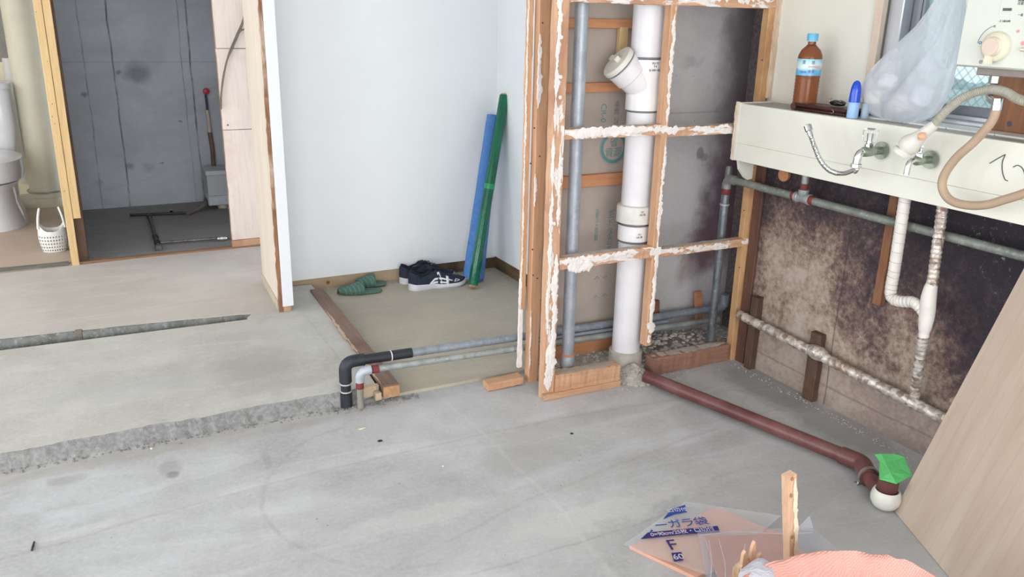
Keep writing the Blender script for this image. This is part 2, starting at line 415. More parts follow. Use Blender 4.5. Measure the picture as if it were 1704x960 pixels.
def mould_wall():
    M = Mt('mouldy_concrete')
    x, y, z = M.sep()
    n1 = M.noise(2.6, 7, .66, .5); n2 = M.noise(12, 7, .72); n3 = M.noise(48, 5, .75)
    # clean-to-mouldy amount: grows upward and toward the near end
    up = M.mr(z, .22, .95); near = M.mr(y, 1.95, 1.25)
    amt = M.math('ADD', M.math('ADD', M.math('MULTIPLY', up, .72), .25), M.math('MULTIPLY', near, .55))
    amt = M.math('SUBTRACT', amt, M.math('MULTIPLY', M.spot((2.35, 1.62, .34), (.5, .14, .22), .6, .1), .34))
    amt = M.math('SUBTRACT', amt, M.math('MULTIPLY', M.spot((2.35, 2.2, .50), (.5, .18, .2), .6, .1), .22))
    f = M.math('ADD', amt, M.math('MULTIPLY', M.math('SUBTRACT', n1, .5), 1.1))
    f = M.math('ADD', f, M.math('MULTIPLY', M.math('SUBTRACT', n2, .5), .9))
    f = M.math('ADD', f, M.math('MULTIPLY', M.math('SUBTRACT', n3, .5), .7))
    col = M.ramp(f, [(.0, S(172, 158, 148)), (.22, S(152, 136, 122)), (.42, S(116, 96, 88)), (.60, S(78, 62, 64)), (.80, S(56, 46, 52)), (1., S(40, 35, 43))])
    lo = M.mr(z, .24, .12); col = M.mix(M.math('MULTIPLY', lo, .55), col, S(164, 150, 142))
    # whitish efflorescence flecks high up
    fl = M.ramp(M.noise(75, 4, .8), [(.60, 0.), (.68, 1.)]); sel = M.math('MULTIPLY', M.ramp(M.noise(7, 3), [(.40, 0.), (.58, 1.)]), M.mr(z, .30, .65))
    col = M.mix(M.math('MULTIPLY', M.math('MULTIPLY', fl, sel), .8), col, S(150, 142, 146))
    wob = M.math('MULTIPLY', M.math('SUBTRACT', M.noise(4, 4), .5), .02)
    for yy, k in ((ax(1397, 500, 2.35).y, .6), (1.33, .4)):
        mk = M.mr(M.math('ABSOLUTE', M.math('SUBTRACT', M.math('ADD', y, wob), yy)), .005, .001)
        col = M.mix(M.math('MULTIPLY', mk, k), col, S(60, 50, 50))
    mk = M.mr(M.math('ABSOLUTE', M.math('SUBTRACT', M.math('ADD', z, wob), .075)), .006, .002)
    col = M.mix(M.math('MULTIPLY', mk, .4), col, S(96, 80, 72))
    M.set('Base Color', col); M.set('Roughness', .85); M.bump(M.math('ADD', n2, M.math('MULTIPLY', n3, .5)), .5, .006)
    return M.m
m_mould = mould_wall()
# paint / board
m_white = flat('white_wall_paper', S(234, 238, 241), .75, var=.01, bump=.06, sc=6)
m_cream = flat('cream_wall_panel', S(221, 219, 208), .55, var=.02, sc=3)
m_creamdk = flat('cream_edge', S(196, 182, 160), .7, var=.1, sc=20)
m_stubply = wood('pale_plywood_panel', S(214, 200, 184), S(226, 214, 200), None, 'Z', .65, .5, knots=False)
m_pinkply = wood('pink_plaster_lath_board', S(222, 206, 198), S(228, 216, 206), S(216, 196, 188), 'Z', .75, .4, knots=False)
m_ceiling = flat('ceiling_paint', S(225, 225, 222), .8, var=.01)
def ledge_paint():
    M = Mt('ledge_paint')
    x, y, z = M.sep(); n = M.noise(4, 4); col = M.mix(M.ramp(n, [(.3, 0.), (.7, 1.)]), S(214, 214, 203), S(222, 222, 212))
    st = M.ramp(M.noise(5, 5, .6, .4, src=M.map((1, .5, 3))), [(.62, 0.), (.8, 1.)])
    col = M.mix(M.math('MULTIPLY', st, .3), col, S(190, 184, 164))
    wob = M.math('MULTIPLY', M.math('SUBTRACT', M.noise(9, 5, .7), .5), .012)
    near = M.mr(y, 1.98, 1.75, .28, 1.)
    d = M.math('ABSOLUTE', M.math('SUBTRACT', M.math('ADD', z, wob), .921))
    mk = M.math('MULTIPLY', M.math('MULTIPLY', M.mr(d, .011, .0), near), M.ramp(M.noise(11, 5, .7, src=M.map((1, 1, .3))), [(.4, 0.), (.6, 1.)]))
    col = M.mix(M.math('MULTIPLY', mk, .8), col, S(168, 122, 74))
    d2 = M.math('ABSOLUTE', M.math('SUBTRACT', z, .922)); mk = M.math('MULTIPLY', M.mr(d2, .003, .0012), M.ramp(M.noise(18, 5, .8), [(.4, .15), (.55, 1.)]))
    col = M.mix(M.math('MULTIPLY', mk, .8), col, S(84, 52, 28))
    M.set('Base Color', col); M.set('Roughness', .42); return M.m
m_ledge = ledge_paint()
m_ledgetop = flat('worn_grey_ledge_top', S(172, 168, 164), .5, var=.14, sc=9)
m_sheen = flat('white_tile_sill', S(222, 224, 222), .3, var=.03, sc=5)
# timbers
m_putty = flat('old_white_filler', S(234, 227, 224), .9, var=.07, bump=.5, sc=26)
m_orange = wood('orange_stud', S(188, 142, 108), S(208, 168, 134), None, 'Z', .7)
m_orange2 = wood('orange_stud_worn', S(190, 146, 114), S(208, 170, 140), S(168, 122, 98), 'Z', .75, putty=.30)
m_rail = wood('orange_rail', S(188, 142, 112), S(206, 166, 136), S(166, 120, 98), 'X', .75, putty=.44)
m_sole = wood('sole_timber', S(184, 140, 108), S(204, 166, 134), S(150, 108, 88), 'X', .75, putty=.12)
m_soleR = wood('sole_timber_dark', S(138, 100, 84), S(162, 124, 104), S(108, 78, 68), 'X', .75, putty=.10)
m_batten = wood('orange_batten', S(186, 126, 88), S(200, 146, 108), None, 'X', .65, putty=0)
m_yellow = wood('yellow_stud', S(202, 170, 120), S(218, 188, 140), None, 'Z', .65, putty=0)
m_yellow2 = wood('yellow_brown_post', S(188, 146, 104), S(206, 166, 122), S(160, 116, 80), 'Z', .7, putty=.1)
m_dark = wood('dark_old_timber', S(74, 54, 44), S(96, 72, 56), S(48, 36, 32), 'Z', .75)
m_brownw = wood('brown_timber', S(118, 78, 54), S(142, 98, 68), S(92, 60, 44), 'Z', .7)
m_beam = wood('dark_floor_beam', S(116, 92, 80), S(134, 110, 98), S(104, 80, 70), 'Y', .7)
m_endgr = flat('cut_wood_end', S(186, 144, 106), .8, var=.12, sc=60)
m_base1 = wood('pale_skirting_wood', S(186, 164, 138), S(198, 178, 152), S(168, 146, 120), 'X', .75)
m_base2 = wood('dark_skirting_wood', S(98, 80, 56), S(122, 102, 72), S(70, 56, 42), 'X', .7)
m_ply = wood('beige_plywood', S(178, 162, 148), S(190, 175, 160), S(172, 154, 140), 'Y', .6, .35, knots=False)
m_brownboard = wood('brown_mount_board', S(112, 72, 46), S(142, 94, 60), S(86, 54, 38), 'Z', .6)
m_stick = wood('pine_offcut', S(200, 160, 130), S(214, 178, 150), None, 'Z', .7, 1.6, putty=.0, knots=False)
# board behind the frame, pipes
m_gyp = flat('gypsum_back_paper', S(176, 164, 156), .85, var=.05, sc=7)
m_greenink = flat('teal_ink', S(104, 146, 148), .85, var=.1)
m_ink = flat('dark_ink', S(70, 72, 84), .8)
m_inkgrey = flat('grey_ink', S(142, 138, 138), .8)
m_vp = flat('white_vinyl_pipe', S(222, 221, 226), .4, var=.04, sc=12)
m_vpc = flat('white_vinyl_fitting', S(228, 227, 230), .35, var=.03, sc=12)
m_seal = flat('grey_rubber_seal', S(110, 114, 120), .6)
def galv(name, a, b, rust=.0, metal=.35, rough=.45):
    M = Mt(name); c = M.mix(M.ramp(M.noise(22, 6, .65, src=M.map((1, 1, .5))), [(.35, 0.), (.65, 1.)]), a, b)
    c = M.mix(M.math('MULTIPLY', M.ramp(M.noise(60, 4, .7), [(.55, 0.), (.75, 1.)]), .5), c, S(206, 208, 210))
    if rust: c = M.mix(M.math('MULTIPLY', M.ramp(M.noise(11, 5, .7), [(.62-rust*.2, 0.), (.75-rust*.2, 1.)]), .8), c, S(96, 60, 44))
    M.set('Base Color', c); M.set('Metallic', metal); M.set('Roughness', rough); M.bump(M.noise(40, 4), .15, .003); return M.m
m_galv = galv('grey_steel_pipe', S(150, 158, 168), S(176, 184, 194), .0, .3)
m_galvx = galv('supply_pipe_grey', S(126, 134, 144), S(150, 158, 168), .0, .25)
m_galvw = galv('weathered_pipe', S(134, 142, 142), S(166, 172, 170), .25, .3)
m_galvg = galv('greenish_grey_pipe', S(108, 114, 108), S(134, 140, 132), .2, .2)
m_black = flat('black_foam_sleeve', S(38, 44, 52), .55, var=.2, bump=.2, sc=18)
m_rust = flat('rusty_red_thread', S(124, 52, 50), .7, var=.2, sc=50)
m_foil = None
def foil():
    M = Mt('crinkled_foil_wrap'); v = M.voro(58, 'F1', out='Color'); vr = M.sep(v)[0]
    n = M.noise(30, 5, .7)
    c = M.mix(M.ramp(M.math('ADD', M.math('MULTIPLY', vr, .6), M.math('MULTIPLY', n, .5)), [(.2, 0.), (.7, 1.)]), S(140, 124, 112), S(222, 216, 210))
    c = M.mix(M.ramp(M.noise(6, 5, .7), [(.48, 0.), (.66, 1.)]), c, S(160, 128, 104))
    M.set('Base Color', c); M.set('Metallic', .45); M.set('Roughness', .42); M.bump(M.math('ADD', vr, M.math('MULTIPLY', n, .8)), .9, .006); return M.m
m_foil = foil()
m_tape = flat('white_wrapping_tape', S(216, 212, 206), .5, var=.05, bump=.1)
m_tapeline = flat('tape_seam', S(150, 140, 132), .7)
def brownpipe():
    M = Mt('brown_vinyl_pipe'); c = M.mix(M.ramp(M.noise(5, 5, .6), [(.35, 0.), (.65, 1.)]), S(84, 46, 46), S(108, 66, 64))
    c = M.mix(M.math('MULTIPLY', M.ramp(M.noise(9, 6, .7), [(.5, 0.), (.7, 1.)]), .3), c, S(140, 112, 110))
    M.set('Base Color', c); M.set('Roughness', .38); return M.m
m_brownp = brownpipe()
m_creampipe = flat('cream_painted_pipe', S(212, 208, 188), .5, var=.04, sc=6)
m_chrome = flat('chrome', S(216, 218, 220), .12, 1., var=.02)
m_chromeold = flat('tarnished_chrome', S(168, 178, 164), .38, .75, var=.2, sc=40)
m_steelclip = flat('galvanised_clip', S(176, 178, 178), .35, .8, var=.08)
def glassy(name, col, rough=.02, ior=1.45, alpha=1.):
    M = Mt(name); M.set('Base Color', col); M.set('Roughness', rough); M.set('Transmission Weight', 1.); M.set('IOR', ior)
    return M.m
m_clear = glassy('clear_acrylic', (.97, .98, .98, 1), .03, 1.3)
def film(name, col, tr=.5, translu=.3, rough=.2, bump=0., bsc=20.):
    """thin plastic: part see-through, part milky, with gloss"""
    M = Mt(name); nt = M.n
    tp = nt.new('ShaderNodeBsdfTransparent'); tp.inputs[0].default_value = (1, 1, 1, 1)
    tl = nt.new('ShaderNodeBsdfTranslucent'); tl.inputs[0].default_value = col
    M.set('Base Color', col); M.set('Roughness', rough)
    if bump: M.bump(M.noise(bsc, 5, .6, 1.0), bump, .01)
    a = nt.new('ShaderNodeMixShader'); a.inputs[0].default_value = translu
    M.l.new(M.b.outputs[0], a.inputs[1]); M.l.new(tl.outputs[0], a.inputs[2])
    b = nt.new('ShaderNodeMixShader'); b.inputs[0].default_value = tr
    M.l.new(a.outputs[0], b.inputs[1]); M.l.new(tp.outputs[0], b.inputs[2]); M.l.new(b.outputs[0], M.out.inputs[0]); return M.m
# ------------------------------------------------------------------ THE SETTING
def struct(name, bm, mat, smooth=False): return tag(obj(name, bm, mat, smooth=smooth), kind='structure')
YS = 2.69   # front of the raised hall slab
ZS = .052   # its height
XL = -3.0
struct('floor', B((XL, -2.5, -.06), (2.55, YS+.03, 0)), m_floor)
# raised slab with broken front edge: a finely divided front face
BMF = (az(515, 482, .062)+az(538, 478, .062))/2; BMN = az(628, 640, .062)
def hall_slab():
    bm = bmesh.new()
    ytr = [az(0, 583, ZS), az(455, 526, ZS)]
    sl = (ytr[1].y-ytr[0].y)/(ytr[1].x-ytr[0].x)
    def yt(x): return ytr[0].y+sl*(x-ytr[0].x)-.0
    xs = [XL+i*.02 for i in range(int((.80-XL)/.02)+1)]
    top_b, top_f, mid, low, bot_b = [], [], [], [], []
    for x in xs:
        n1 = noise.noise(V((x*6, 1, 0)))*.012+noise.noise(V((x*26, 4, 0)))*.010
        n2 = noise.noise(V((x*11, 9, 2)))*.012+noise.noise(V((x*33, 7, 0)))*.010
        top_b.append(bm.verts.new((x, yt(x), ZS))); top_f.append(bm.verts.new((x, YS+.012+n1*1.2, ZS)))
        mid.append(bm.verts.new((x, YS+.004+n2, ZS*.55+n1*.5))); low.append(bm.verts.new((x, YS-.010+n1*1.3+n2*.6, 0-.002))); bot_b.append(bm.verts.new((x, yt(x), -.03)))
    for i in range(len(xs)-1):
        for a, b, mi in ((top_b, top_f, 0), (top_f, mid, 1), (mid, low, 1), (bot_b, top_b, 1)):
            f = bm.faces.new((a[i], a[i+1], b[i+1], b[i])); f.material_index = mi
    # body continues right to the floor beam
    o = obj('floor_hall', bm, [m_slab, m_broken]); tag(o, kind='structure')
    bm = bmesh.new()
    poly_slab(bm, [(.80, YS+.016), (BMN.x, YS+.03), (BMN.x, BMN.y), (BMF.x, BMF.y), (BMF.x, 3.99), (.80, 3.99), (.56, 3.62), (.56, 3.50), (.70, 3.50), (.80, 3.46)], -.02, ZS-.001)
    struct('floor_hall_end', bm, m_slab)
hall_slab()
# recess strip carrying the old pipe, then the corridor slab
struct('floor_recess', B((XL, 3.3, -.06), (.80, 4.1, .012)), m_broken)
def corridor():
    a, b = az(0, 563, ZS), az(450, 516, ZS); sl = (b.y-a.y)/(b.x-a.x); y0 = lambda x: a.y+sl*(x-a.x)
    c, d = az(0, 455, ZS), az(437, 407, ZS); s2 = (d.y-c.y)/(d.x-c.x); y1 = lambda x: c.y+s2*(x-c.x)
    bm = bmesh.new(); poly_slab(bm, [(XL, y0(XL)), (.72, y0(.72)), (.735, 4.09), (1.05, 4.09), (1.05, y1(1.05)), (XL, y1(XL))], -.03, ZS)
    struct('floor_corridor', bm, m_slab2); return y1
y1 = corridor()
YC = y1(.3)         # front line of closet and toilet
struct('floor_alcove', B((.86, YS-.01, -.05), (2.02, 4.02, .012)), m_alc)
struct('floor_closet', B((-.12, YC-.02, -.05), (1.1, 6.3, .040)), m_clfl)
struct('floor_toilet', B((XL, YC-.0, -.05), (-.12, 6.9, .055)), m_toi)
struct('trim_1', T((XL, YC+.015, .058), (-.14, YC+.015, .058), .045, .012, (0, 0, 1), rough=.002), flat('grey_metal_threshold', S(118, 120, 112), .5, .2, var=.15, sc=15))
struct('trim_2', T((-.13, YC+.012, .050), (1.02, YC+.02, .050), .035, .022, (0, 0, 1)), wood('threshold_wood', S(134, 98, 74), S(152, 116, 90), S(120, 86, 64), 'X'))
# walls
struct('wall_back_closet', B((-.12, 6.25, 0), (1.3, 6.35, 2.45)), m_clwall)
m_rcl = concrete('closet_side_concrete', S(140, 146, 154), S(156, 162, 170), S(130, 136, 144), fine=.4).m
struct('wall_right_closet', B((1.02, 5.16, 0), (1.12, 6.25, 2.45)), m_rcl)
# toilet room: concrete high, cream board below
struct('wall_back_toilet', B((XL, 6.86, 0), (-.12, 6.96, 2.45)), concrete('toilet_upper_concrete', S(128, 124, 118), S(140, 136, 128), S(120, 116, 112), fine=.5).m)
zb = ay(30, 103, 6.83).z
bm = bmesh.new(); box(bm, (-2.2, 6.80, 0), (-.13, 6.86, zb)); struct('wall_panel_toilet', bm, flat('cream_low_board', S(222, 214, 186), .6, var=.03, sc=4))
struct('wall_left_toilet', B((-2.1, YC, 0), (-2.0, 6.86, 2.45)), m_white)
# wall between toilet and closet (seen as studs at its end)
struct('wall_divider_closet', B((-.13, YC+.40, 0), (-.09, 6.25, 2.45)), m_dark)
# alcove
struct('wall_back_alcove', B((.745, 4.0, .075), (1.985, 4.08, 2.45)), m_white)
struct('wall_right_alcove', B((1.972, 2.86, .085), (2.05, 4.02, 2.45)), m_white)
struct('baseboard_back', B((.745, 4.012, .0), (1.52, 4.07, .080)), m_base1)
struct('baseboard_corner', B((1.52, 4.008, .0), (1.99, 4.07, .086)), m_base2)
struct('baseboard_right', B((1.980, 2.9, .0), (2.04, 4.03, .092)), wood('dark_skirting_wood_side', S(98, 80, 56), S(122, 102, 72), S(70, 56, 42), 'Y', .7))
struct('wall_cavity', B((1.535, 2.74, 0), (2.60, 2.80, 2.45)), m_cav)
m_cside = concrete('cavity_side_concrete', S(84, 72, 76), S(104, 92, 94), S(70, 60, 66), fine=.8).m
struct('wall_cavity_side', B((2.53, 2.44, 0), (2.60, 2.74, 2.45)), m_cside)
# right wall, mouldy below the ledge, cream board above, window opening from y=2.0 towards the camera
struct('wall_right', B((2.35, -2.5, 0), (2.46, 2.44, 1.045)), m_mould)
WY0, WZ0 = 1.985, 1.072
bm = bmesh.new(); box(bm, (2.36, WY0, 1.045), (2.52, 2.44, 2.45)); box(bm, (2.36, -2.5, 1.045), (2.52, WY0, WZ0)); box(bm, (2.36, -2.5, 1.95), (2.52, WY0, 2.45)); box(bm, (2.36, -2.5, WZ0), (2.52, .75, 1.95))
struct('wall_right_upper', bm, m_cream)
struct('ceiling', B((XL, -2.6, 2.45), (2.6, 7.0, 2.55)), m_ceiling)
# rear and left walls of the room, each with its big window opening (where the daylight comes from)
bm = bmesh.new(); box(bm, (XL, -2.6, 0), (-2.4, -2.5, 2.45)); box(bm, (2.0, -2.6, 0), (2.55, -2.5, 2.45)); box(bm, (-2.4, -2.6, 2.3), (2.0, -2.5, 2.45)); box(bm, (-2.4, -2.6, 0), (2.0, -2.5, .12))
struct('wall_rear', bm, m_white)
bm = bmesh.new(); box(bm, (-3.1, -2.6, 0), (-3., -1, 2.45)); box(bm, (-3.1, 3.4, 0), (-3, 4.05, 2.45)); box(bm, (-3.1, 5.05, 0), (-3, 7.0, 2.45)); box(bm, (-3.1, 4.05, 0), (-3, 5.05, .45)); box(bm, (-3.1, 4.05, 2.15), (-3, 5.05, 2.45)); box(bm, (-3.1, -1, 2.3), (-3, 3.4, 2.45)); box(bm, (-3.1, -1, 0), (-3, 3.4, .12))  # smaller opening at the corridor end made for the added fill light
struct('wall_left', bm, m_white)
# window in the right wall: trim, aluminium frame, wired glass
struct('trim_3', T((2.352, 1.968, WZ0), (2.352, 1.968, 1.95), .030, .024, (1, 0, 0)), flat('pinkish_window_trim', S(208, 190, 174), .6, var=.04, sc=8))
m_alu = flat('anodised_aluminium', S(186, 188, 194), .35, .55, var=.04, sc=6)
m_aludk = flat('aluminium_track', S(140, 142, 150), .4, .5, var=.06, sc=6)
win = empty('window_1', (2.45, 1.3, WZ0), None, None, kind='structure')
bm = bmesh.new(); box(bm, (2.37, 1.90, WZ0), (2.50, 1.953, 1.95), .003); box(bm, (2.372, .76, WZ0), (2.50, .80, 1.95), .003); box(bm, (2.37, .76, 1.91), (2.50, 1.95, 1.95), .003)
obj('window_frame', bm, m_alu, win)
bm = bmesh.new(); box(bm, (2.415, 1.868, WZ0+.02), (2.455, 1.899, 1.91), .002); box(bm, (2.42, .80, WZ0+.02), (2.452, 1.868, WZ0+.052), .002); box(bm, (2.418, 1.858, WZ0+.05), (2.45, 1.866, 1.91))
obj('sash', bm, m_aludk, win)
bm = bmesh.new(); box(bm, (2.362, .76, WZ0), (2.42, 1.90, WZ0+.012), .002); box(bm, (2.395, .76, WZ0+.012), (2.413, 1.90, WZ0+.024), .001); box(bm, (2.42, .76, WZ0+.0), (2.50, 1.90, WZ0+.02), .002)
obj('window_sill', bm, m_alu, win)
def wired_glass():
    M = Mt('wired_frosted_glass'); nt = M.n
    x, y, z = M.sep()
    masks = None
    for s_ in (1, -1):
        v = M.math('ADD', M.math('MULTIPLY', y, 34.), M.math('MULTIPLY', z, 34.*s_*.9))
        fr = M.math('ABSOLUTE', M.math('SUBTRACT', M.math('FRACT', v), .5)); mk = M.mr(fr, .05, .025)
        masks = mk if masks is None else M.math('MAXIMUM', masks, mk)
    tp = nt.new('ShaderNodeBsdfTransparent'); tp.inputs[0].default_value = (.90, .97, .97, 1)
    tl = nt.new('ShaderNodeBsdfTranslucent'); tl.inputs[0].default_value = S(205, 225, 225)
    a = nt.new('ShaderNodeMixShader'); a.inputs[0].default_value = .30; M.l.new(tp.outputs[0], a.inputs[1]); M.l.new(tl.outputs[0], a.inputs[2])
    M.set('Base Color', S(120, 150, 140)); M.set('Metallic', .5); M.set('Roughness', .5)
    b = nt.new('ShaderNodeMixShader'); M.plug(M.math('MULTIPLY', masks, .55), b.inputs[0]); M.l.new(a.outputs[0], b.inputs[1]); M.l.new(M.b.outputs[0], b.inputs[2])
    M.l.new(b.outputs[0], M.out.inputs[0]); return M.m
obj('pane', B((2.432, .80, WZ0+.05), (2.437, 1.866, 1.91)), wired_glass(), win)
# what stands outside: a grey ridge-tiled wall top seen through the glass
p = ax(1610, 145, 3.3)
bm = bmesh.new()
prof = [(-.03+.012*math.sin(i*1.3), p.z+.045+.012*math.sin(i*.9)+.008*math.sin(i*2.3)) for i in range(60)]
for i in range(60):
    y = p.y-.7+i*.045; blob(bm, (3.35, y, p.z+.008*math.sin(i*1.1)), .038, i, 1, (1, 1, .8), .3)
o = obj('outside_wall_coping', bm, flat('outside_grey', S(150, 164, 176), .8), base=(3.35, p.y, p.z-.05)); tag(o, kind='structure')
struct('outside_wall', B((3.31, -1, -.5), (3.41, 4.5, p.z-.015)), flat('outside_pale_wall', S(232, 240, 240), .8, var=.02))

# ------------------------------------------------------------------ WALL END between corridor and alcove
q0 = az(467, 530, .02); qb = az(441, 473, ZS)
ws = empty('wall_stub', (.73, 3.7, 0), None, None, kind='structure')
zw = ay(478, 509, q0.y).z
bm = bmesh.new(); poly_slab(bm, [(q0.x+.010, q0.y+.012), (q0.x+.052, q0.y+.012), (.775, 4.0), (qb.x+.012, 4.06)], .035, 2.45); obj('stub_core', bm, m_white, ws)
bm = bmesh.new(); poly_slab(bm, [(q0.x, q0.y+.014), (q0.x+.010, q0.y+.014), (qb.x+.012, 4.12), (qb.x, 4.12)], .085, 2.45); obj('plywood_face', bm, m_stubply, ws)
bm = bmesh.new(); poly_slab(bm, [(q0.x-.004, q0.y+.03), (q0.x+.006, q0.y+.03), (qb.x+.010, 4.12), (qb.x-.004, 4.12)], ZS-.01, .095); obj('skirting_board', bm, m_creamdk, ws)
bm = bmesh.new(); box(bm, (q0.x+.013, q0.y-.006, zw), (q0.x+.062, q0.y+.012, 2.45), .001); obj('white_end_board', bm, flat('white_end_paint', S(226, 230, 236), .6, var=.01), ws)
bm = bmesh.new(); timber(bm, (q0.x+.005, q0.y+.004, .0), (q0.x+.005, q0.y+.004, 2.45), .015, .014, (0, 1, 0), n=90, rough=.006, seed=5); obj('broken_brown_edge', bm, wood('torn_brown_edge', S(132, 92, 66), S(160, 120, 90), S(206, 188, 172), 'Z', .8, 1.), ws)
bm = bmesh.new(); timber(bm, (q0.x+.034, q0.y+.012, .0), (q0.x+.034, q0.y+.012, zw+.02), .036, .024, (0, 1, 0), n=6); obj('stud_foot', bm, wood('stud_foot_wood', S(176, 140, 100), S(196, 162, 122), None, 'Z'), ws)
# boarded closet pier, its face in three panels
pl = ay(357, 60, YC+.02); pb = ay(387, 400, YC+.02)
pier = empty('wall_closet_pier', (.9, YC, .05), None, None, kind='structure')
xl = ay(387, 395, YC).x; xt = ay(356, 5, YC).x
z1_, z2_ = ay(400, 216, YC).z, ay(395, 81, YC).z
for i, (a, b) in enumerate(((.10, z1_-.002), (z1_+.002, z2_-.002), (z2_+.002, 2.45))):
    bm = bmesh.new(); pts = []
    n = 24
    for k in range(n+1):
        z = a+(b-a)*k/n; pts.append((xl+.004*noise.noise(V((z*9, i*3, 0)))+.003*noise.noise(V((z*30, i, 0))), YC+.012, z))
    pts += [(1.04, YC+.012, b), (1.04, YC+.012, a)]
    prism(bm, pts, (0, 1, 0), .012)
    obj('face_board', bm, m_pinkply, pier)
bm = bmesh.new(); timber(bm, (xl+.028, YC+.05, .055), (xl+.028, YC+.05, 2.45), .05, .05, (0, 1, 0)); obj('post', bm, m_orange, pier)
bm = bmesh.new(); timber(bm, (xl-.004, YC+.03, .075), (1.04, YC+.03, .075), .05, .045, (0, 0, 1)); obj('bottom_plate', bm, m_sole, pier)
bm = bmesh.new()
c = ay(379, 208, YC+.012); blob(bm, c+V((0, -.001, 0)), .005, 3)
c = ay(381, 220, YC+.012); 
obj('nail_mark', bm, m_ink, pier)
# ------------------------------------------------------------------ studs between toilet and closet
x0 = ay(117, 425, YC).x
def post(name, label, x, y, w, t, z0, z1, mat, seed=0, group=None, rough=.0015, extra=None):
    o = obj(name, T((x, y, z0), (x, y, z1), w, t, (0, 1, 0), n=20, seed=seed, rough=rough), mat, base=(x, y, z0))
    return tag(o, label, 'wooden post', group)
sy = YC-.008
s1 = obj('door_stud', T((x0+.020, sy, .052), (x0+.020, sy, 2.45), .036, .030, (0, 1, 0), n=20, rough=.001), m_yellow, base=(x0+.02, sy, .052))
tag(s1, 'full-height yellow pine stud standing between the toilet and the closet', 'wooden post')
zq = ay(128, 362, YC).z
s2 = obj('door_stud', T((x0+.058, sy+.004, zq), (x0+.058, sy+.004, 2.45), .036, .030, (0, 1, 0), n=20, rough=.001), m_yellow, base=(x0+.058, sy, zq))
tag(s2, 'shorter yellow pine batten nailed beside the toilet stud, ending above the floor', 'wooden post')
for (px, py) in ((60, 20), (79, 102), (87, 173), (87, 194), (91, 206), (107, 318)):
    c = ay(px, py, sy-.0155); o = obj('nail_hole', LT([(.0022, 0), (.0022, .001)], c, (0, -1, 0), 8), m_ink, s1 if px < 95 or py > 300 else s2)
s3 = obj('closet_side_lining', B((x0+.036, YC+.012, .052), (x0+.085, YC+.42, 2.45), .003), m_dark, base=(x0+.05, YC+.2, .052))
tag(s3, 'dark stained timber lining behind the yellow studs, left side of the closet opening', 'wooden lining')

# ------------------------------------------------------------------ trench pipe in the floor recess
p0, p1 = az(0, 573, .03), az(440, 522, .03)
d = (p1-p0).normalized(); pe = p0+d*(p1-p0).length*.985
tp = empty('trench_pipe', (pe.x*.5, pe.y, .01), 'grey buried drain pipe lying in the recess between the two hall slabs', 'pipe')
r = .027
obj('pipe_run', TB(lin(p0-d*1.9+V((0, 0, -.006)), pe+V((0, 0, -.006)), 30), lambda t: r*(1+.03*math.sin(t*80)), 14), galv('dusty_pipe', S(96, 100, 98), S(134, 136, 132), .1, .1, .7), tp, True)
c = az(131, 562, .03); c = p0+d*((c-p0).dot(d))
obj('coupling', LT([(.029, -.014), (.031, -.012), (.031, .012), (.029, .014)], c+V((0, 0, -.006)), d, 16), m_endgr if False else wood('coupling_dirty', S(104, 96, 86), S(130, 122, 112), None, 'X'), tp, True)
# crumbled concrete along the broken slab edge
bm = bmesh.new(); rnd = random.Random(3)
for i in range(520):
    x = rnd.uniform(-2.0, .80); y = YS-.012-abs(rnd.gauss(0, .014)); s = rnd.uniform(.0014, .0048)
    blob(bm, (x, y, s*.4), s, i, 1, (1.2, 1, .7))
for i in range(160):
    x = rnd.uniform(.66, 1.0); y = YS-.02-abs(rnd.gauss(0, .018)); s = rnd.uniform(.002, .0055)
    blob(bm, (x, y, s*.4), s, i, 1, (1.2, 1, .7))
tag(obj('concrete_crumbs', bm, m_broken, base=(0, YS-.03, 0)), 'grey concrete crumbs strewn along the broken edge of the hall slab', 'rubble', kind='stuff')

# ------------------------------------------------------------------ CLOSET contents
def on_cl(px, py, z=.055): return az(px, py, z)
a, b_, c_ = on_cl(218, 356, .052), on_cl(325, 350, .052), on_cl(268, 415, .055)
pc = empty('closet_water_pipe', on_cl(250, 358, .04), 'thin black and steel water pipes laid in a T on the closet floor', 'pipe')
m_blackp = flat('black_pipe', S(48, 48, 52), .35, .4, var=.2, sc=12)
P0, P1 = on_cl(248, 358, .055), on_cl(308, 356, .055); PM = on_cl(248, 358, .055); PE = on_cl(264, 412, .055)
obj('pipe_run', TB(lin(on_cl(216, 358, .055), on_cl(312, 354, .055), 10), .009, 10), m_blackp, pc, True)
obj('pipe_run', TB(lin(PM, PE, 8), .010, 10), m_blackp, pc, True)
q = on_cl(262, 404, .055); q2 = on_cl(384, 395, .055)
obj('pipe_run', TB(lin(q, q2, 8), .0075, 10), galv('dull_steel_pipe', S(84, 82, 84), S(120, 118, 118), .3, .6), pc, True)
dd = (PE-PM).normalized()
for t_, rr in ((.05, .016), (.70, .017), (.86, .018)):
    o_ = PM.lerp(PE, t_); obj('coupling', LT([(rr*.85, -.02), (rr, -.016), (rr, .016), (rr*.85, .02)], o_, dd, 12), m_blackp, pc, True)
obj('end_cap', LT([(.016, -.02), (.021, -.014), (.021, .012), (.016, .02)], PE, dd, 12), galv('cap_steel', S(84, 84, 84), S(120, 120, 120), .2, .6), pc, True)
d3 = (q2-q).normalized(); o_ = on_cl(369, 397, .055)
obj('brass_coupling', LT([(.009, -.03), (.013, -.026), (.013, -.012), (.0165, -.010), (.0165, .010), (.013, .012), (.013, .026), (.009, .03)], o_, d3, 8), m_chrome, pc)
obj('brass_coupling', LT([(.009, -.012), (.012, -.010), (.012, .010), (.009, .012)], on_cl(285, 352, .06), (0, 0, 1), 8), m_chrome, pc)
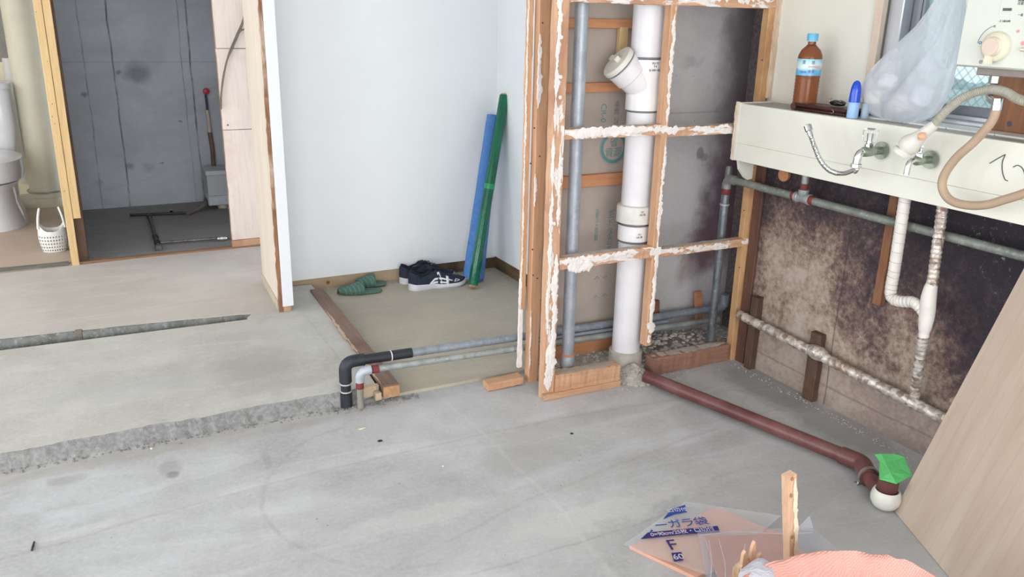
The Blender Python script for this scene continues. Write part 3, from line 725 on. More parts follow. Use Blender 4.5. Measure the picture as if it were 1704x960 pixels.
# flexible conduit coming down the wall and turning along the floor
YB = 6.225
hp = [ay(343, 158, YB), ay(346, 185, YB), ay(349, 220, YB), ay(355, 262, YB), ay(356, 300, YB)]
co = empty('hot_water_pipe', ay(345, 200, 6.25), 'red-capped pipe coming out of the closet wall, white then brown sleeve', 'pipe')
obj('sleeve', TB(catmull([ay(349, 220, YB), ay(353, 245, YB), ay(355, 270, YB), ay(357, 300, YB-.01)], 6), .0155, 12), flat('brown_insulation', S(116, 98, 84), .8, var=.1), co, True)
obj('white_sleeve', TB(catmull([ay(344, 183, YB), ay(347, 200, YB), ay(349, 222, YB)], 6), .013, 12), flat('offwhite_sleeve', S(196, 184, 176), .6), co, True)
obj('dark_pipe', TB(catmull([ay(342, 157, YB), ay(344, 172, YB), ay(345, 186, YB)], 5), .008, 10), m_ink, co, True)
obj('red_cap', LT([(.012, -.012), (.021, -.010), (.023, 0), (.021, .012), (.010, .016)], ay(343, 152, YB-.01), (0, -1, 0), 16), flat('red_plastic', S(188, 42, 78), .4), co, True)
fh = [ay(321, 20, YB+.01), ay(326, 150, YB+.01)]
cc = catmull([ay(341, 300, YB), ay(345, 322, YB-.02), on_cl(341, 338, .09), on_cl(329, 348, .065), on_cl(312, 355, .055)], 8)
o = obj('flexible_hose', TB(cc, .015, 12), flat('grey_brown_hose', S(112, 104, 98), .7, var=.1), base=cc[-1]); tag(o, 'grey-brown hose curving from the closet wall down to the floor pipe', 'hose')
# drain box with trap near the pier
dx0, dx1 = ay(343, 300, 6.05), ay(383, 300, 6.05)
bx = empty('drain_trap_unit', on_cl(365, 358, .04), 'pale grey box unit above a cream drain trap in the closet corner', 'drain unit')
y0_ = 5.95
A = ay(343, 285, y0_); Bp = ay(395, 325, y0_)
bm = bmesh.new(); box(bm, (A.x, y0_, Bp.z), (A.x+.22, y0_+.2, A.z-.03), .003); obj('box_body', bm, flat('grey_white_box', S(176, 180, 186), .5, var=.02), bx)
bm = bmesh.new(); box(bm, (A.x-.006, y0_-.008, A.z-.03), (A.x+.23, y0_+.2, A.z), .002); obj('box_rim', bm, flat('grey_white_rim', S(190, 193, 198), .5, var=.02), bx)
tl_, br_ = ay(346, 327, y0_-.02), ay(395, 339, y0_-.02)
bm = bmesh.new(); box(bm, (tl_.x, y0_-.03, br_.z), (tl_.x+.2, y0_+.12, tl_.z), .006); obj('tray', bm, flat('white_tray', S(188, 194, 204), .4), bx)
cN = ay(372, 350, y0_+.02); zt = ay(372, 340, y0_+.02).z; zl = .042
obj('trap', LT([(.034, 0), (.037, .01), (.037, .035), (.043, .037), (.043, .05), (.046, .06), (.05, zt-zl)], (cN.x, y0_+.03, zl), (0, 0, 1), 24), flat('cream_trap', S(196, 190, 162), .5), bx, True)
bm = bmesh.new(); box(bm, (cN.x+.02, y0_-.02, zl), (cN.x+.08, y0_+.03, zt-.02), .01); obj('trap_side', bm, flat('trap_grey', S(150, 154, 158), .5), bx)
# cable bundle on the pier
YK = YC+.004
m_cab = flat('grey_cable', S(112, 104, 92), .6)
for i, pts in enumerate(([(408, 8), (404, 34), (392, 62), (380, 92), (371, 130), (366, 180)], [(412, 14), (402, 44), (388, 78), (377, 104), (369, 150), (368, 182)], [(408, 0), (407, 24), (408, 46), (400, 52), (391, 66)])):
    P_ = catmull([ay(x_, y_, YK-.006-.008*i) for x_, y_ in pts], 8)
    o = obj('cable', TB(P_, .0042, 8), m_cab, base=P_[-1])
    tag(o, ['grey cable hanging off the boarded pier, leftmost strand of the bundle', 'grey cable hanging off the boarded pier, lower right strand of the bundle', 'short looped end of grey cable near the top of the boarded pier'][i], 'cable', 'cables hanging on the boarded pier')

# ------------------------------------------------------------------ TOILET room contents
# big cream soil pipe
YP = 6.45
t0, t1 = ay(52, 0, YP), ay(80, 318, YP)
sp_ = empty('soil_pipe', (t1.x, YP, .05), 'thick cream painted soil pipe standing behind the white net basket', 'pipe')
rp = .108
zc = ay(80, 318, YP).z
obj('pipe_run', LT([(rp, zc), (rp, 2.45)], (t1.x, YP, 0), (0, 0, 1), 36), m_creampipe, sp_, True)
obj('socket', LT([(rp*.98, .05), (rp*1.02, .06), (rp*1.02, zc-.03), (rp*1.09, zc-.025), (rp*1.09, zc), (rp*1.0, zc+.004)], (t1.x, YP, 0), (0, 0, 1), 36), m_creampipe, sp_, True)
zb_ = ay(45, 338, YP).z
obj('branch', LT([(.066, 0), (.066, .16), (.078, .165), (.078, .21), (.066, .215), (.05, .215)], (t1.x-.02, YP-.01, zb_), (-1, -.05, 0), 24), m_creampipe, sp_, True)
obj('clamp', TB([V((t1.x+(rp+.014)*math.cos(a), YP+(rp+.014)*math.sin(a), zc+.012)) for a in [PI*2*k/30 for k in range(31)]], .005, 8), m_steelclip, sp_, True)
# wrapped small pipe beside the toilet
o = obj('sheathed_pipe', LT([(.05, .17), (.055, .3), (.052, .7), (.045, 1.02)], (ay(47, 300, 6.6).x, 6.68, 0), (0, 0, 1), 20), flat('milky_sheath', S(206, 206, 202), .6, var=.03), base=(ay(47, 300, 6.6).x, 6.68, .17)); tag(o, 'pale sheathed pipe between the toilet tank and the thick soil pipe', 'pipe')
# toilet, partly beyond the left of the view
tx, ty = az(0, 405, .055).x-.02, 5.93
tr = az(45, 395, .055)
R_ = .20
cx_ = tr.x-R_+.02; cy_ = 5.95
to = empty('toilet', (cx_, cy_, .055), 'white ceramic toilet standing beside the white net basket', 'toilet')
def oval_loft(secs, seg=40):
    bm = bmesh.new(); rings = []
    for (z, cx, cy, rx, ry, e) in secs:
        ring = []
        for k in range(seg):
            a = 2*PI*k/seg; c, s = math.cos(a), math.sin(a)
            ring.append(bm.verts.new((cx+rx*math.copysign(abs(c)**e, c), cy+ry*math.copysign(abs(s)**e, s), z)))
        rings.append(ring)
    for a, b in zip(rings, rings[1:]):
        for k in range(seg): bm.faces.new((a[k], a[(k+1) % seg], b[(k+1) % seg], b[k]))
    bm.faces.new(rings[0][::-1]); bm.faces.new(rings[-1]); return bm
m_cer = flat('white_ceramic', S(226, 228, 232), .15, var=.01)
zr = ay(20, 300, cy_-.1).z
zs_ = ay(20, 262, cy_-.1).z
obj('pedestal', oval_loft([(.055, cx_, cy_+.05, R_-.02, .30, .9), (.09, cx_, cy_+.05, R_-.03, .30, .9), (.2, cx_, cy_+.05, R_-.055, .29, .9), (.30, cx_, cy_+.03, R_-.05, .29, .9), (zr, cx_, cy_, R_-.03, .29, .9)]), m_cer, to, True)
obj('seat', oval_loft([(zr+.006, cx_, cy_, R_-.02, .28, .9), (zr+.012, cx_, cy_, R_-.008, .295, .9), (zr+.05, cx_, cy_, R_-.0, .30, .9), (zs_-.01, cx_, cy_+.01, R_-.004, .29, .9), (zs_, cx_, cy_+.01, R_-.03, .27, .9)]), flat('white_toilet_seat', S(222, 224, 226), .25, var=.01), to, True)
zt1 = ay(15, 148, 6.3).z; xr = ay(28, 230, 6.3).x
obj('tank', oval_loft([(zs_-.06, xr-.17, 6.40, .15, .10, .35), (zs_+.1, xr-.19, 6.42, .19, .12, .35), (zt1-.02, xr-.20, 6.42, .20, .13, .35), (zt1, xr-.20, 6.42, .195, .125, .35)]), m_cer, to, True)
obj('tank_lid', oval_loft([(zt1, xr-.20, 6.42, .205, .135, .35), (zt1+.03, xr-.20, 6.42, .205, .135, .35), (zt1+.038, xr-.20, 6.42, .19, .12, .35)]), m_cer, to, True)
# net basket bag
bc = az(92, 420, .055); bw = .068
bc = V((bc.x, bc.y+.045, .056))
def basket():
    b0 = empty('net_basket', bc, 'small white perforated basket bag with two tall handles beside the stud', 'basket')
    M = Mt('white_net_basket'); M.set('Base Color', S(232, 232, 228)); M.set('Roughness', .5)
    nt = M.n; x, y, z = M.sep()
    at = M.math('ARCTAN2', y, x)
    u = M.math('FRACT', M.math('MULTIPLY', at, 26/(2*PI))); v = M.math('FRACT', M.math('MULTIPLY', z, 52.))
    mu = M.math('MULTIPLY', M.math('GREATER_THAN', u, .42), M.math('LESS_THAN', u, .95)); mv = M.math('MULTIPLY', M.math('GREATER_THAN', v, .35), M.math('LESS_THAN', v, .80))
    zone = M.math('MULTIPLY', M.math('GREATER_THAN', z, .008), M.math('LESS_THAN', z, .10)); hole = M.math('MULTIPLY', M.math('MULTIPLY', mu, mv), zone)
    tp = nt.new('ShaderNodeBsdfTransparent'); mx = nt.new('ShaderNodeMixShader'); M.plug(hole, mx.inputs[0]); M.l.new(M.b.outputs[0], mx.inputs[1]); M.l.new(tp.outputs[0], mx.inputs[2]); M.l.new(mx.outputs[0], M.out.inputs[0])
    bm = bmesh.new(); seg = 56; rows = []
    def R2(z): return bw*(.86+.22*math.sin(min(1, z/.10)*1.9))
    for wall in (0, 1):
        rr = []
        for i in range(15):
            ring = []
            for k in range(seg):
                a = 2*PI*k/seg
                # the mouth dips low at front and back, rises to the handles at the sides
                top = .118+.055*abs(math.cos(a))**3
                z = top*i/14; r_ = (R2(min(z, .11)) - .003*wall)*(1-.10*max(0, z-.11)/.06)
                ring.append(bm.verts.new(bc+V((r_*math.cos(a)*1.0, r_*math.sin(a)*.8, z))))
            rr.append(ring)
        rows.append(rr)
    for rr in rows:
        for a, b in zip(rr, rr[1:]):
            for k in range(seg): bm.faces.new((a[k], a[(k+1) % seg], b[(k+1) % seg], b[k]))
        bm.faces.new(rr[0])
    for k in range(seg): bm.faces.new((rows[0][-1][k], rows[0][-1][(k+1) % seg], rows[1][-1][(k+1) % seg], rows[1][-1][k]))
    obj('basket_body', bm, M.m, b0, True)
    for s in (-1, 1):
        pts = [bc+V((s*(bw*.97), -.030, .135)), bc+V((s*bw*.88, -.026, .19)), bc+V((s*bw*.74, -.012, .232)), bc+V((s*bw*.70, 0, .240)), bc+V((s*bw*.74, .012, .232)), bc+V((s*bw*.88, .026, .19)), bc+V((s*bw*.97, .030, .135))]
        obj('handle', TB(catmull(pts, 6), .0065, 10), flat('white_soft_plastic', S(232, 232, 228), .5, var=.01), b0, True)
    bm = bmesh.new()
    for i in range(7): blob(bm, bc+V((.022*math.cos(i*2.1), .018*math.sin(i*2.1), .075+.008*(i % 3))), .026, i, 2)
    t_ = obj('crumpled_rag', bm, flat('cream_rag', S(206, 200, 186), .9), base=bc+V((0, 0, .07)), smooth=True); tag(t_, 'cream crumpled rag lying inside the white net basket', 'rag')
basket()

# ------------------------------------------------------------------ ALCOVE contents
fb = empty('floor_beam', (.93, 2.75, 0), 'long dark brown timber sill lying on the floor between hall slab and alcove', 'timber')
a_, b_ = V((.925, 3.90, .042)), V((.925, 2.745, .042))
l0, r0, l1, r1 = az(515, 482, .062), az(538, 478, .062), az(598, 592, .062), az(625, 587, .062)
cf, cn = (l0+r0)/2, (l1+r1)/2; d = (cn-cf).normalized()
nend = az(648, 640, .062); L = (nend-cf).length
wB = max(.05, (r0-l0).length*.93)
obj('timber_body', T(cf+V((0, 0, -.025)), cf+d*L*1.0+V((0, 0, -.025)), .064, .048, n=24, rough=.002), m_beam, fb)
ce = cf+d*(L+.001)+V((0, 0, -.026))
obj('cut_end', T(ce, ce+d*.006, .060, .042, n=2), m_endgr, fb)
bm = bmesh.new(); sd0 = V((-d.y, d.x, 0)); sd0 = -sd0 if sd0.x > 0 else sd0
ragged(bm, cf+d*.35+sd0*.030+V((0, 0, -.001)), cf+d*(L-.03)+sd0*.030+V((0, 0, -.001)), sd0, (0, 0, 1), .004, .005, 77, thick=.001, amp=.8); obj('chipped_edge', bm, m_base1, fb)
bm = bmesh.new(); rr0 = V((.795, YS-.005, .0)); box(bm, (ce.x-.105, ce.y+.035, .010), (ce.x-.034, ce.y+.055, .052), .002); box(bm, (ce.x-.058, ce.y+.005, .004), (ce.x-.034, ce.y+.03, .034), .002)
o = obj('timber_offcut', bm, m_base1, base=(ce.x-.08, ce.y+.04, .01)); tag(o, 'pale weathered timber offcut wedged between the vertical grey pipe and the dark floor beam', 'timber offcut')
# slippers (two folded green cloth mules)
m_green = flat('green_striped_cloth', S(72, 114, 96), .85, var=.12, sc=25)
def stripe_green():
    M = Mt('green_cloth_with_pinstripes'); x, y, z = M.sep(M.noise(1, 1) and M.co)
    w = M.math('ABSOLUTE', M.math('SUBTRACT', M.math('FRACT', M.math('MULTIPLY', M.math('ADD', x, M.math('MULTIPLY', y, .35)), 55.)), .5))
    mk = M.mr(w, .07, .03); c = M.mix(M.noise(30, 4), S(66, 96, 86), S(88, 122, 110)); c = M.mix(M.math('MULTIPLY', mk, .55), c, S(140, 176, 160))
    M.set('Base Color', c); M.set('Roughness', .85); M.bump(M.noise(120, 3), .3, .002); return M.m
m_gs = stripe_green()
def slipper(name, label, heel, toe, tilt, lift, w=.044):
    heel, toe = V(heel), V(toe); d = (toe-heel); L = d.length; d.normalize(); s = V((-d.y, d.x, 0)).normalized()
    root = empty(name, heel.lerp(toe, .5), label, 'slipper', 'green slippers in the alcove')
    bm = bmesh.new(); N = 18; rows = []
    for i in range(N+1):
        t = i/N; ww = w*(math.sin(PI*min(1, max(0, t))**.8)**.45 if 0 < t < 1 else .02)*(1-.12*math.sin(t*PI*2))
        z = lift+tilt*t; c = heel+d*(L*t)
        rows.append([bm.verts.new(c+s*(ww*f)+V((0, 0, z+h))) for f, h in ((-1, .003), (-1, .009), (-.5, .0115), (.5, .0115), (1, .009), (1, .003), (0, 0))])
    for a, b in zip(rows, rows[1:]):
        for k in range(7): bm.faces.new((a[k], a[(k+1) % 7], b[(k+1) % 7], b[k]))
    bm.faces.new(rows[0][::-1]); bm.faces.new(rows[-1]); obj('sole', bm, m_gs, root, True)
    bm = bmesh.new(); rows = []; M_ = 12; N = 12
    for i in range(N+1):
        t = .42+.56*i/N; ww = w*1.04*(math.sin(PI*t**.8)**.45); hh = .048*(1-.65*((i/N)**1.3)); row = []
        for k in range(M_+1):
            a = PI*k/M_; n_ = noise.noise(V((t*8, a*2, tilt*50+lift*90)))*.008
            row.append(bm.verts.new(heel+d*(L*t)+s*(-ww*math.cos(a))+V((0, 0, lift+tilt*t+.007+max(0, (hh+n_))*math.sin(a)**.7))))
        rows.append(row)
    for a, b in zip(rows, rows[1:]):
        for k in range(M_): bm.faces.new((a[k], a[k+1], b[k+1], b[k]))
    up_ = obj('upper', bm, m_gs, root, True); md = up_.modifiers.new('thick', 'SOLIDIFY'); md.thickness = .003; md.offset = 0
    rim = [v for v in [heel+d*(L*.42)+s*(-w*1.02*math.cos(PI*k/10)*(math.sin(PI*.42**.8)**.45))+V((0, 0, lift+tilt*.42+.007+.048*math.sin(PI*k/10)**.7)) for k in range(11)]]
    obj('binding', TB(rim, .0035, 8), m_green, root, True)
    return root
slipper('slipper', 'flattened green pinstriped slipper lying nearest the dark beam, toe to the left', az(636, 484, .014), az(561, 489, .014), .002, .0)
slipper('slipper', 'green pinstriped slipper behind the flattened one, nearer the back wall', az(643, 473, .014), az(592, 478, .014), .006, .004, .048)
# sneakers
m_navy = flat('navy_mesh_fabric', S(34, 44, 66), .8, var=.2, bump=.2, sc=40)
m_navyd = flat('black_lining', S(22, 24, 34), .9, var=.2)
m_solew = flat('white_rubber_sole', S(214, 214, 224), .55, var=.02)
m_logow = flat('white_side_stripe', S(232, 234, 240), .5, var=0)
def sneaker(label, heel, toe, mirror=1, logo=True):
    heel, toe = V(heel), V(toe); d = toe-heel; L = d.length; d.normalize(); s = V((d.y, -d.x, 0))  # s towards the viewer side
    root = empty('sneaker', heel.lerp(toe, .5), label, 'shoe', 'navy sneakers in the alcove')
    def P(t, f, z): return heel+d*(L*t)+s*f+V((0, 0, z))
    def hw(t):   # half width of the sole
        return .048*L/.29*((min(1, t/.09))**.5)*(1-.22*math.exp(-((t-.42)/.16)**2))*(max(0., 1-max(0., (t-.78)/.235)**2.2))**.5*(.86 if t < .5 else 1.0)
    def sole_h(t): return (.034-.012*min(1, t/.55))*L/.29
    N = 34; seg = 24
    bm = bmesh.new(); rows = []
    ts = [.003+.994*i/N for i in range(N+1)]
    for t in ts:
        w = max(.004, hw(t)); toe_up = .012*max(0, (t-.78)/.22)**2; h = sole_h(t)
        rows.append([bm.verts.new(P(t, w*f, z+toe_up)) for f, z in ((-.92, 0), (-1.06, h*.4), (-1.0, h), (0, h*1.02), (1.0, h), (1.06, h*.4), (.92, 0))])
    for a, b in zip(rows, rows[1:]):
        for k in range(7): bm.faces.new((a[k], a[(k+1) % 7], b[(k+1) % 7], b[k]))
    bm.faces.new(rows[0][::-1]); bm.faces.new(rows[-1]); obj('sole', bm, m_solew, root, True)
    def top(t):
        pts = [(0, .082), (.05, .098), (.12, .088), (.2, .074), (.30, .082), (.40, .098), (.5, .092), (.62, .074), (.75, .056), (.88, .044), (1, .026)]
        for (a, b), (c, e) in zip(pts, pts[1:]):
            if t <= c: u = (t-a)/(c-a); u = u*u*(3-2*u); return (b+(e-b)*u)*L/.29
        return .026
    bm = bmesh.new(); rows = []
    for t in ts:
        w = max(.004, hw(t)*.98); h0 = sole_h(t)*.9; h1 = top(t); toe_up = .010*max(0, (t-.78)/.22)**2; row = []
        for k in range(seg+1):
            a = PI*k/seg; e = .62
            f = -w*math.copysign(abs(math.cos(a))**e, math.cos(a))*(1-.30*math.sin(a)); z = h0+(h1-h0)*math.sin(a)**.8
            # foot opening: sink the crown behind the tongue
            if .05 < t < .44:
                o_ = math.sin((t-.05)/.39*PI)**.5; cr = max(0, (math.sin(a)-.80)/.20); z -= cr*o_*.045
            row.append(bm.verts.new(P(t, -f, z+toe_up)))
        rows.append(row)
    for a, b in zip(rows, rows[1:]):
        for k in range(seg):
            f = bm.faces.new((a[k], a[k+1], b[k+1], b[k]))
    bm.faces.new(rows[0]); bm.faces.new(rows[-1][::-1])
    obj('upper', bm, m_navy, root, True, sharp=math.radians(60))
    # lining ring, tongue, laces
    ring = []
    for k in range(25):
        a = 2*PI*k/24; t = .235+.19*math.cos(a); ring.append(P(t, .026*math.sin(a)*L/.29, top(t)*.955))
    obj('collar', TB(ring, .0052, 8, False), m_navyd, root, True)
    bm = bmesh.new(); N2 = 8; rows = []
    for i in range(N2+1):
        t = .33+.30*i/N2; zz = top(t)+.010*(1-i/N2)+.002; w = .020-.006*i/N2
        rows.append([bm.verts.new(P(t, w*f, zz-.005*abs(f))) for f in (-1, -.4, .4, 1)])
    for a, b in zip(rows, rows[1:]):
        for k in range(3): bm.faces.new((a[k], a[k+1], b[k+1], b[k]))
    tg = obj('tongue', bm, m_navyd, root, True); md = tg.modifiers.new('t', 'SOLIDIFY'); md.thickness = .006
    for i in range(5):
        t = .42+.055*i; z = top(t)+.006; o_ = obj('lace', TB(catmull([P(t, -.021, z-.006), P(t+.006, 0, z+.003), P(t+.012, .021, z-.006)], 4), .0024, 6), m_navyd, root, True)
    # side logo: two crossing bars over two long swept bars, lying on the flank
    def flank(t, h):  # point on viewer-side flank at height share h
        h0 = sole_h(t)*.9; h1 = top(t); a = PI-math.asin(min(1, max(0, h))**(1/.8)); w = hw(t)*.98
        f = w*abs(math.cos(a))**.62*(1-.30*math.sin(a)); return P(t, f+.0015, h0+(h1-h0)*h)
    def strip(pts, wd):
        b = bmesh.new(); pts2 = []
        for (p, q) in zip(pts, pts[1:]):
            for k in range(5): pts2.append((p[0]+(q[0]-p[0])*k/5, p[1]+(q[1]-p[1])*k/5))
        pts2.append(pts[-1]); lo = []; hi = []
        for (t, h), in zip(pts2):
            i = pts2.index((t, h)); p, q = pts2[max(0, i-1)], pts2[min(len(pts2)-1, i+1)]
            dt, dh = (q[0]-p[0])*L, (q[1]-p[1])*.055; n = math.hypot(dt, dh) or 1
            ot, oh = -dh/n*wd/L, dt/n*wd/.055
            lo.append(b.verts.new(flank(t-ot, h-oh))); hi.append(b.verts.new(flank(t+ot, h+oh)))
        for i in range(len(lo)-1): b.faces.new((lo[i], lo[i+1], hi[i+1], hi[i]))
        o_ = obj('side_logo', b, m_logow, root, True); md = o_.modifiers.new('t', 'SOLIDIFY'); md.thickness = .0015
    if logo:
        strip([(.49, .82), (.515, .4), (.52, .04)], .0062); strip([(.645, .74), (.64, .4), (.635, .04)], .0068)
        strip([(.34, .05), (.43, .34), (.56, .46), (.73, .44)], .0036); strip([(.36, .04), (.45, .14), (.56, .18), (.66, .17)], .0034)
        strip([(.76, .30), (.79, .62), (.88, .58)], .0018); strip([(.76, .30), (.81, .38), (.88, .58)], .0018)
    return root
zA = .012
sneaker('navy sneaker with white side stripes, the front one of the pair beside the rolls', az(680, 482, zA), az(773, 471, zA))
sneaker('navy sneaker behind the front one, only its heel and collar showing', az(668, 474, zA)+V((0, .03, 0)), az(760, 464, zA)+V((0, .045, 0)), logo=False)
# leaning rolls
g0 = az(786, 481, zA); g1 = ay(840, 157, 3.905)
def roll_green():
    root = empty('green_film_roll', g0, 'tall shiny green film roll leaning in the alcove corner before the blue one', 'roll')
    d = (g1-g0).normalized(); st = g0+d*.012
    M = Mt('shiny_green_film'); c = M.mix(M.ramp(M.noise(8, 4, .6, src=M.map((1, 1, .3))), [(.35, 0.), (.65, 1.)]), S(10, 84, 62), S(18, 120, 88)); M.set('Base Color', c); M.set('Roughness', .16)
    M.bump(M.noise(26, 3, .6, 1.), .35, .006)
    L = (g1-st).length; r = .026
    obj('film', LT([(r*.97, .010), (r, .012), (r*1.02, L*.25), (r, L*.6), (r*1.01, L-.008), (r*.96, L-.006)], st, d, 28), M.m, root, True)
    obj('core', LT([(r*.8, 0), (r*.8, L), (r*.62, L), (r*.62, L-.03), (.0, L-.03)], st, d, 24), m_endgr, root, True)
    t_ = st+d*(L*.52); obj('tape_band', LT([(r*1.03, -.012), (r*1.045, -.010), (r*1.045, .012), (r*1.03, .014)], t_, d, 24), flat('bright_green_tape', S(24, 150, 96), .3), root, True)
roll_green()
u0 = az(776, 474, zA); u1 = ay(823, 190, 3.955)
u0 = az(795, 475, zA); u0 = V((u0.x+.004, u0.y+.064, zA))
def roll_blue():
    root = empty('blue_mesh_roll', u0, 'wide blue woven plastic roll leaning behind the green roll', 'roll')
    top_ = ay(822, 192, 3.93); d = (top_-u0).normalized(); L = (top_-u0).length
    M = Mt('blue_woven_sheet'); c = M.mix(M.noise(60, 3), S(56, 108, 178), S(92, 146, 212)); M.set('Base Color', c); M.set('Roughness', .6); M.bump(M.wave(90, 1, 2, 1, 'Z'), .35, .003)
    bm = bmesh.new(); seg = 36; rows = []; _, s, u = frame_of(d)
    for i in range(25):
        t = i/24; R = .060-.022*t; row = []
        for k in range(seg):
            a = 2*PI*k/seg; r_ = R*(1+.05*math.sin(3*a+t*2)+.03*noise.noise(V((a, t*8, 0))))
            row.append(bm.verts.new(u0+d*(.022+(L-.022)*t)+s*(r_*math.cos(a)*1.0)+u*(r_*math.sin(a)*.62)))
        rows.append(row)
    for a, b in zip(rows, rows[1:]):
        for k in range(seg): bm.faces.new((a[k], a[(k+1) % seg], b[(k+1) % seg], b[k]))
    bm.faces.new(rows[0][::-1]); bm.faces.new(rows[-1])
    obj('sheet', bm, M.m, root, True)
    # spiral wraps on the top end and a loose bottom flap
    e = u0+d*(L+.001); path = [e+s*((.030-.0012*k*.45)*math.cos(k*.5))+u*((.019-.0008*k*.45)*math.sin(k*.5)) for k in range(44)]
    obj('rolled_edge', TB(path, .0016, 6), M.m, root)
    fl = bmesh.new(); n = 14; lo = []; hi = []
    for i in range(n+1):
        a = -.3+1.7*i/n; c_ = u0+d*.022+s*(.054*math.cos(a+PI))+u*(.036*math.sin(a+PI)); lo.append(fl.verts.new(c_-d*(.012+.010*noise.noise(V((i, 0, 0)))))); hi.append(fl.verts.new(c_+d*.06))
    for i in range(n): fl.faces.new((lo[i], lo[i+1], hi[i+1], hi[i]))
    f_ = obj('loose_edge', fl, M.m, root, True); md = f_.modifiers.new('t', 'SOLIDIFY'); md.thickness = .002
roll_blue()

# ------------------------------------------------------------------ WATER PIPES along the alcove front and through the frame
# upper pipe: black sleeved riser, then grey; lower pipe: grey riser
YU = 2.676
zU = ay(780, 572, YU).z
rbot = az(578, 678, .0); xr0 = rbot.x
xU0 = ay(578, 600, rbot.y).x
wp = empty('supply_pipe', (rbot.x, YU, 0), 'upper supply pipe with black foam sleeve rising from the broken slab step', 'pipe')
y_ = YU
topc = V((rbot.x, y_, ay(590, 604, y_).z))
xs_ = ay(683, 588, y_).x
zE = ay(1020, 533, y_).z
xEnd = 2.30
U0 = ay(683, 587, y_); Ue = ay(1205, 511, y_); xEnd = Ue.x
sl = lambda x: U0.z+(Ue.z-U0.z)*(x-U0.x)/(Ue.x-U0.x)
zl_ = (Ue.z+U0.z)/2

obj('foam_sleeve', TB(bend((rbot.x, y_, .0), (rbot.x, y_, sl(rbot.x)), (xs_+.004, y_, sl(xs_)), .035, 8), .0185, 18), m_black, wp, True)
obj('elbow_sleeve', TB(bend((rbot.x, y_, sl(rbot.x)-.075), (rbot.x, y_, sl(rbot.x)), (rbot.x+.07, y_, sl(rbot.x)), .035, 8), .0225, 18), m_black, wp, True)
obj('riser_sleeve', TB(lin((rbot.x, y_, 0), (rbot.x, y_, .055), 2), .0215, 18), m_black, wp, True)
m_tie = flat('white_tie', S(206, 206, 206), .5)
for c, ax_ in (((rbot.x, y_, .062), (0, 0, 1)), ((rbot.x, y_, sl(rbot.x)-.082), (0, 0, 1)), ((ay(650, 590, y_).x, y_, sl(ay(650, 590, y_).x)), (1, 0, 0))):
    obj('tie', LT([(.0180, -.002), (.0205, -.0018), (.0205, .0018), (.0180, .002)], c, ax_, 18), m_tie, wp, True)
obj('pipe_run', TB(lin((xs_, y_, sl(xs_)), (xEnd-.01, y_, sl(xEnd-.01)), 10), .0158, 16), m_galvx, wp, True)
obj('elbow', TB(bend((xEnd-.045, y_, sl(xEnd-.045)), (xEnd, y_, sl(xEnd)), (xEnd, y_, sl(xEnd)+.06), .03, 8), .0195, 16), m_galvx, wp, True)
YL = 2.642
lp = az(597, 675, 0)
wl = empty('supply_pipe', (lp.x, YL, 0), 'weathered grey supply pipe with red threaded joints, riser beside the black sleeve', 'pipe')
L0 = V((lp.x, YL, ay(606, 622, YL).z)); 
Le = ay(1190, 532, YL); Lm = ay(660, 609, YL); xe2 = Le.x
s2_ = (Le.z-Lm.z)/(Le.x-Lm.x); zl2 = lambda x: Lm.z+s2_*(x-Lm.x)
obj('pipe_run', TB(lin((L0.x+.05, YL, zl2(L0.x+.05)), (xe2, YL, zl2(xe2)), 12), .0125, 16), m_galvw, wl, True)
obj('riser', TB(lin((L0.x, YL, 0), (L0.x, YL, zl2(L0.x)-.02), 3), .0125, 16), galv('dirty_riser', S(128, 126, 118), S(156, 152, 142), .3, .2), wl, True)
obj('elbow', TB(bend((L0.x, YL, zl2(L0.x)-.04), (L0.x, YL, zl2(L0.x)), (L0.x+.042, YL, zl2(L0.x)), .028, 8), .0172, 18), galv('pale_elbow', S(160, 166, 178), S(196, 200, 208), .05, .2), wl, True)
obj('red_joint', LT([(.0135, -.011), (.0145, -.01), (.0145, .011), (.0135, .012)], (L0.x, YL, zl2(L0.x)-.055), (0, 0, 1), 16), m_rust, wl, True)
obj('red_joint', LT([(.0135, -.012), (.0148, -.01), (.0148, .012), (.0135, .013)], (L0.x+.058, YL, zl2(L0.x+.058)), (1, 0, 0), 16), m_rust, wl, True)
obj('end_socket', LT([(.0125, -.03), (.017, -.028), (.017, .008), (.014, .018), (.006, .020)], (xe2, YL, zl2(xe2)), (1, 0, 0), 16), m_galvw, wl, True)
# third run seen only inside the frame
Y3 = 2.660
def zz3(x): return zl2(x)+.018
w3 = obj('supply_pipe', TB(lin((1.47, Y3, (sl(1.47)+zl2(1.47))/2-.002), (2.15, Y3, (sl(2.15)+zl2(2.15))/2-.002), 8), .0075, 12), m_galvx, base=(1.47, Y3, .2), smooth=True)
tag(w3, 'thin middle grey pipe running behind the two others inside the stud frame', 'pipe')

# ------------------------------------------------------------------ STUD FRAME
YF = 2.43
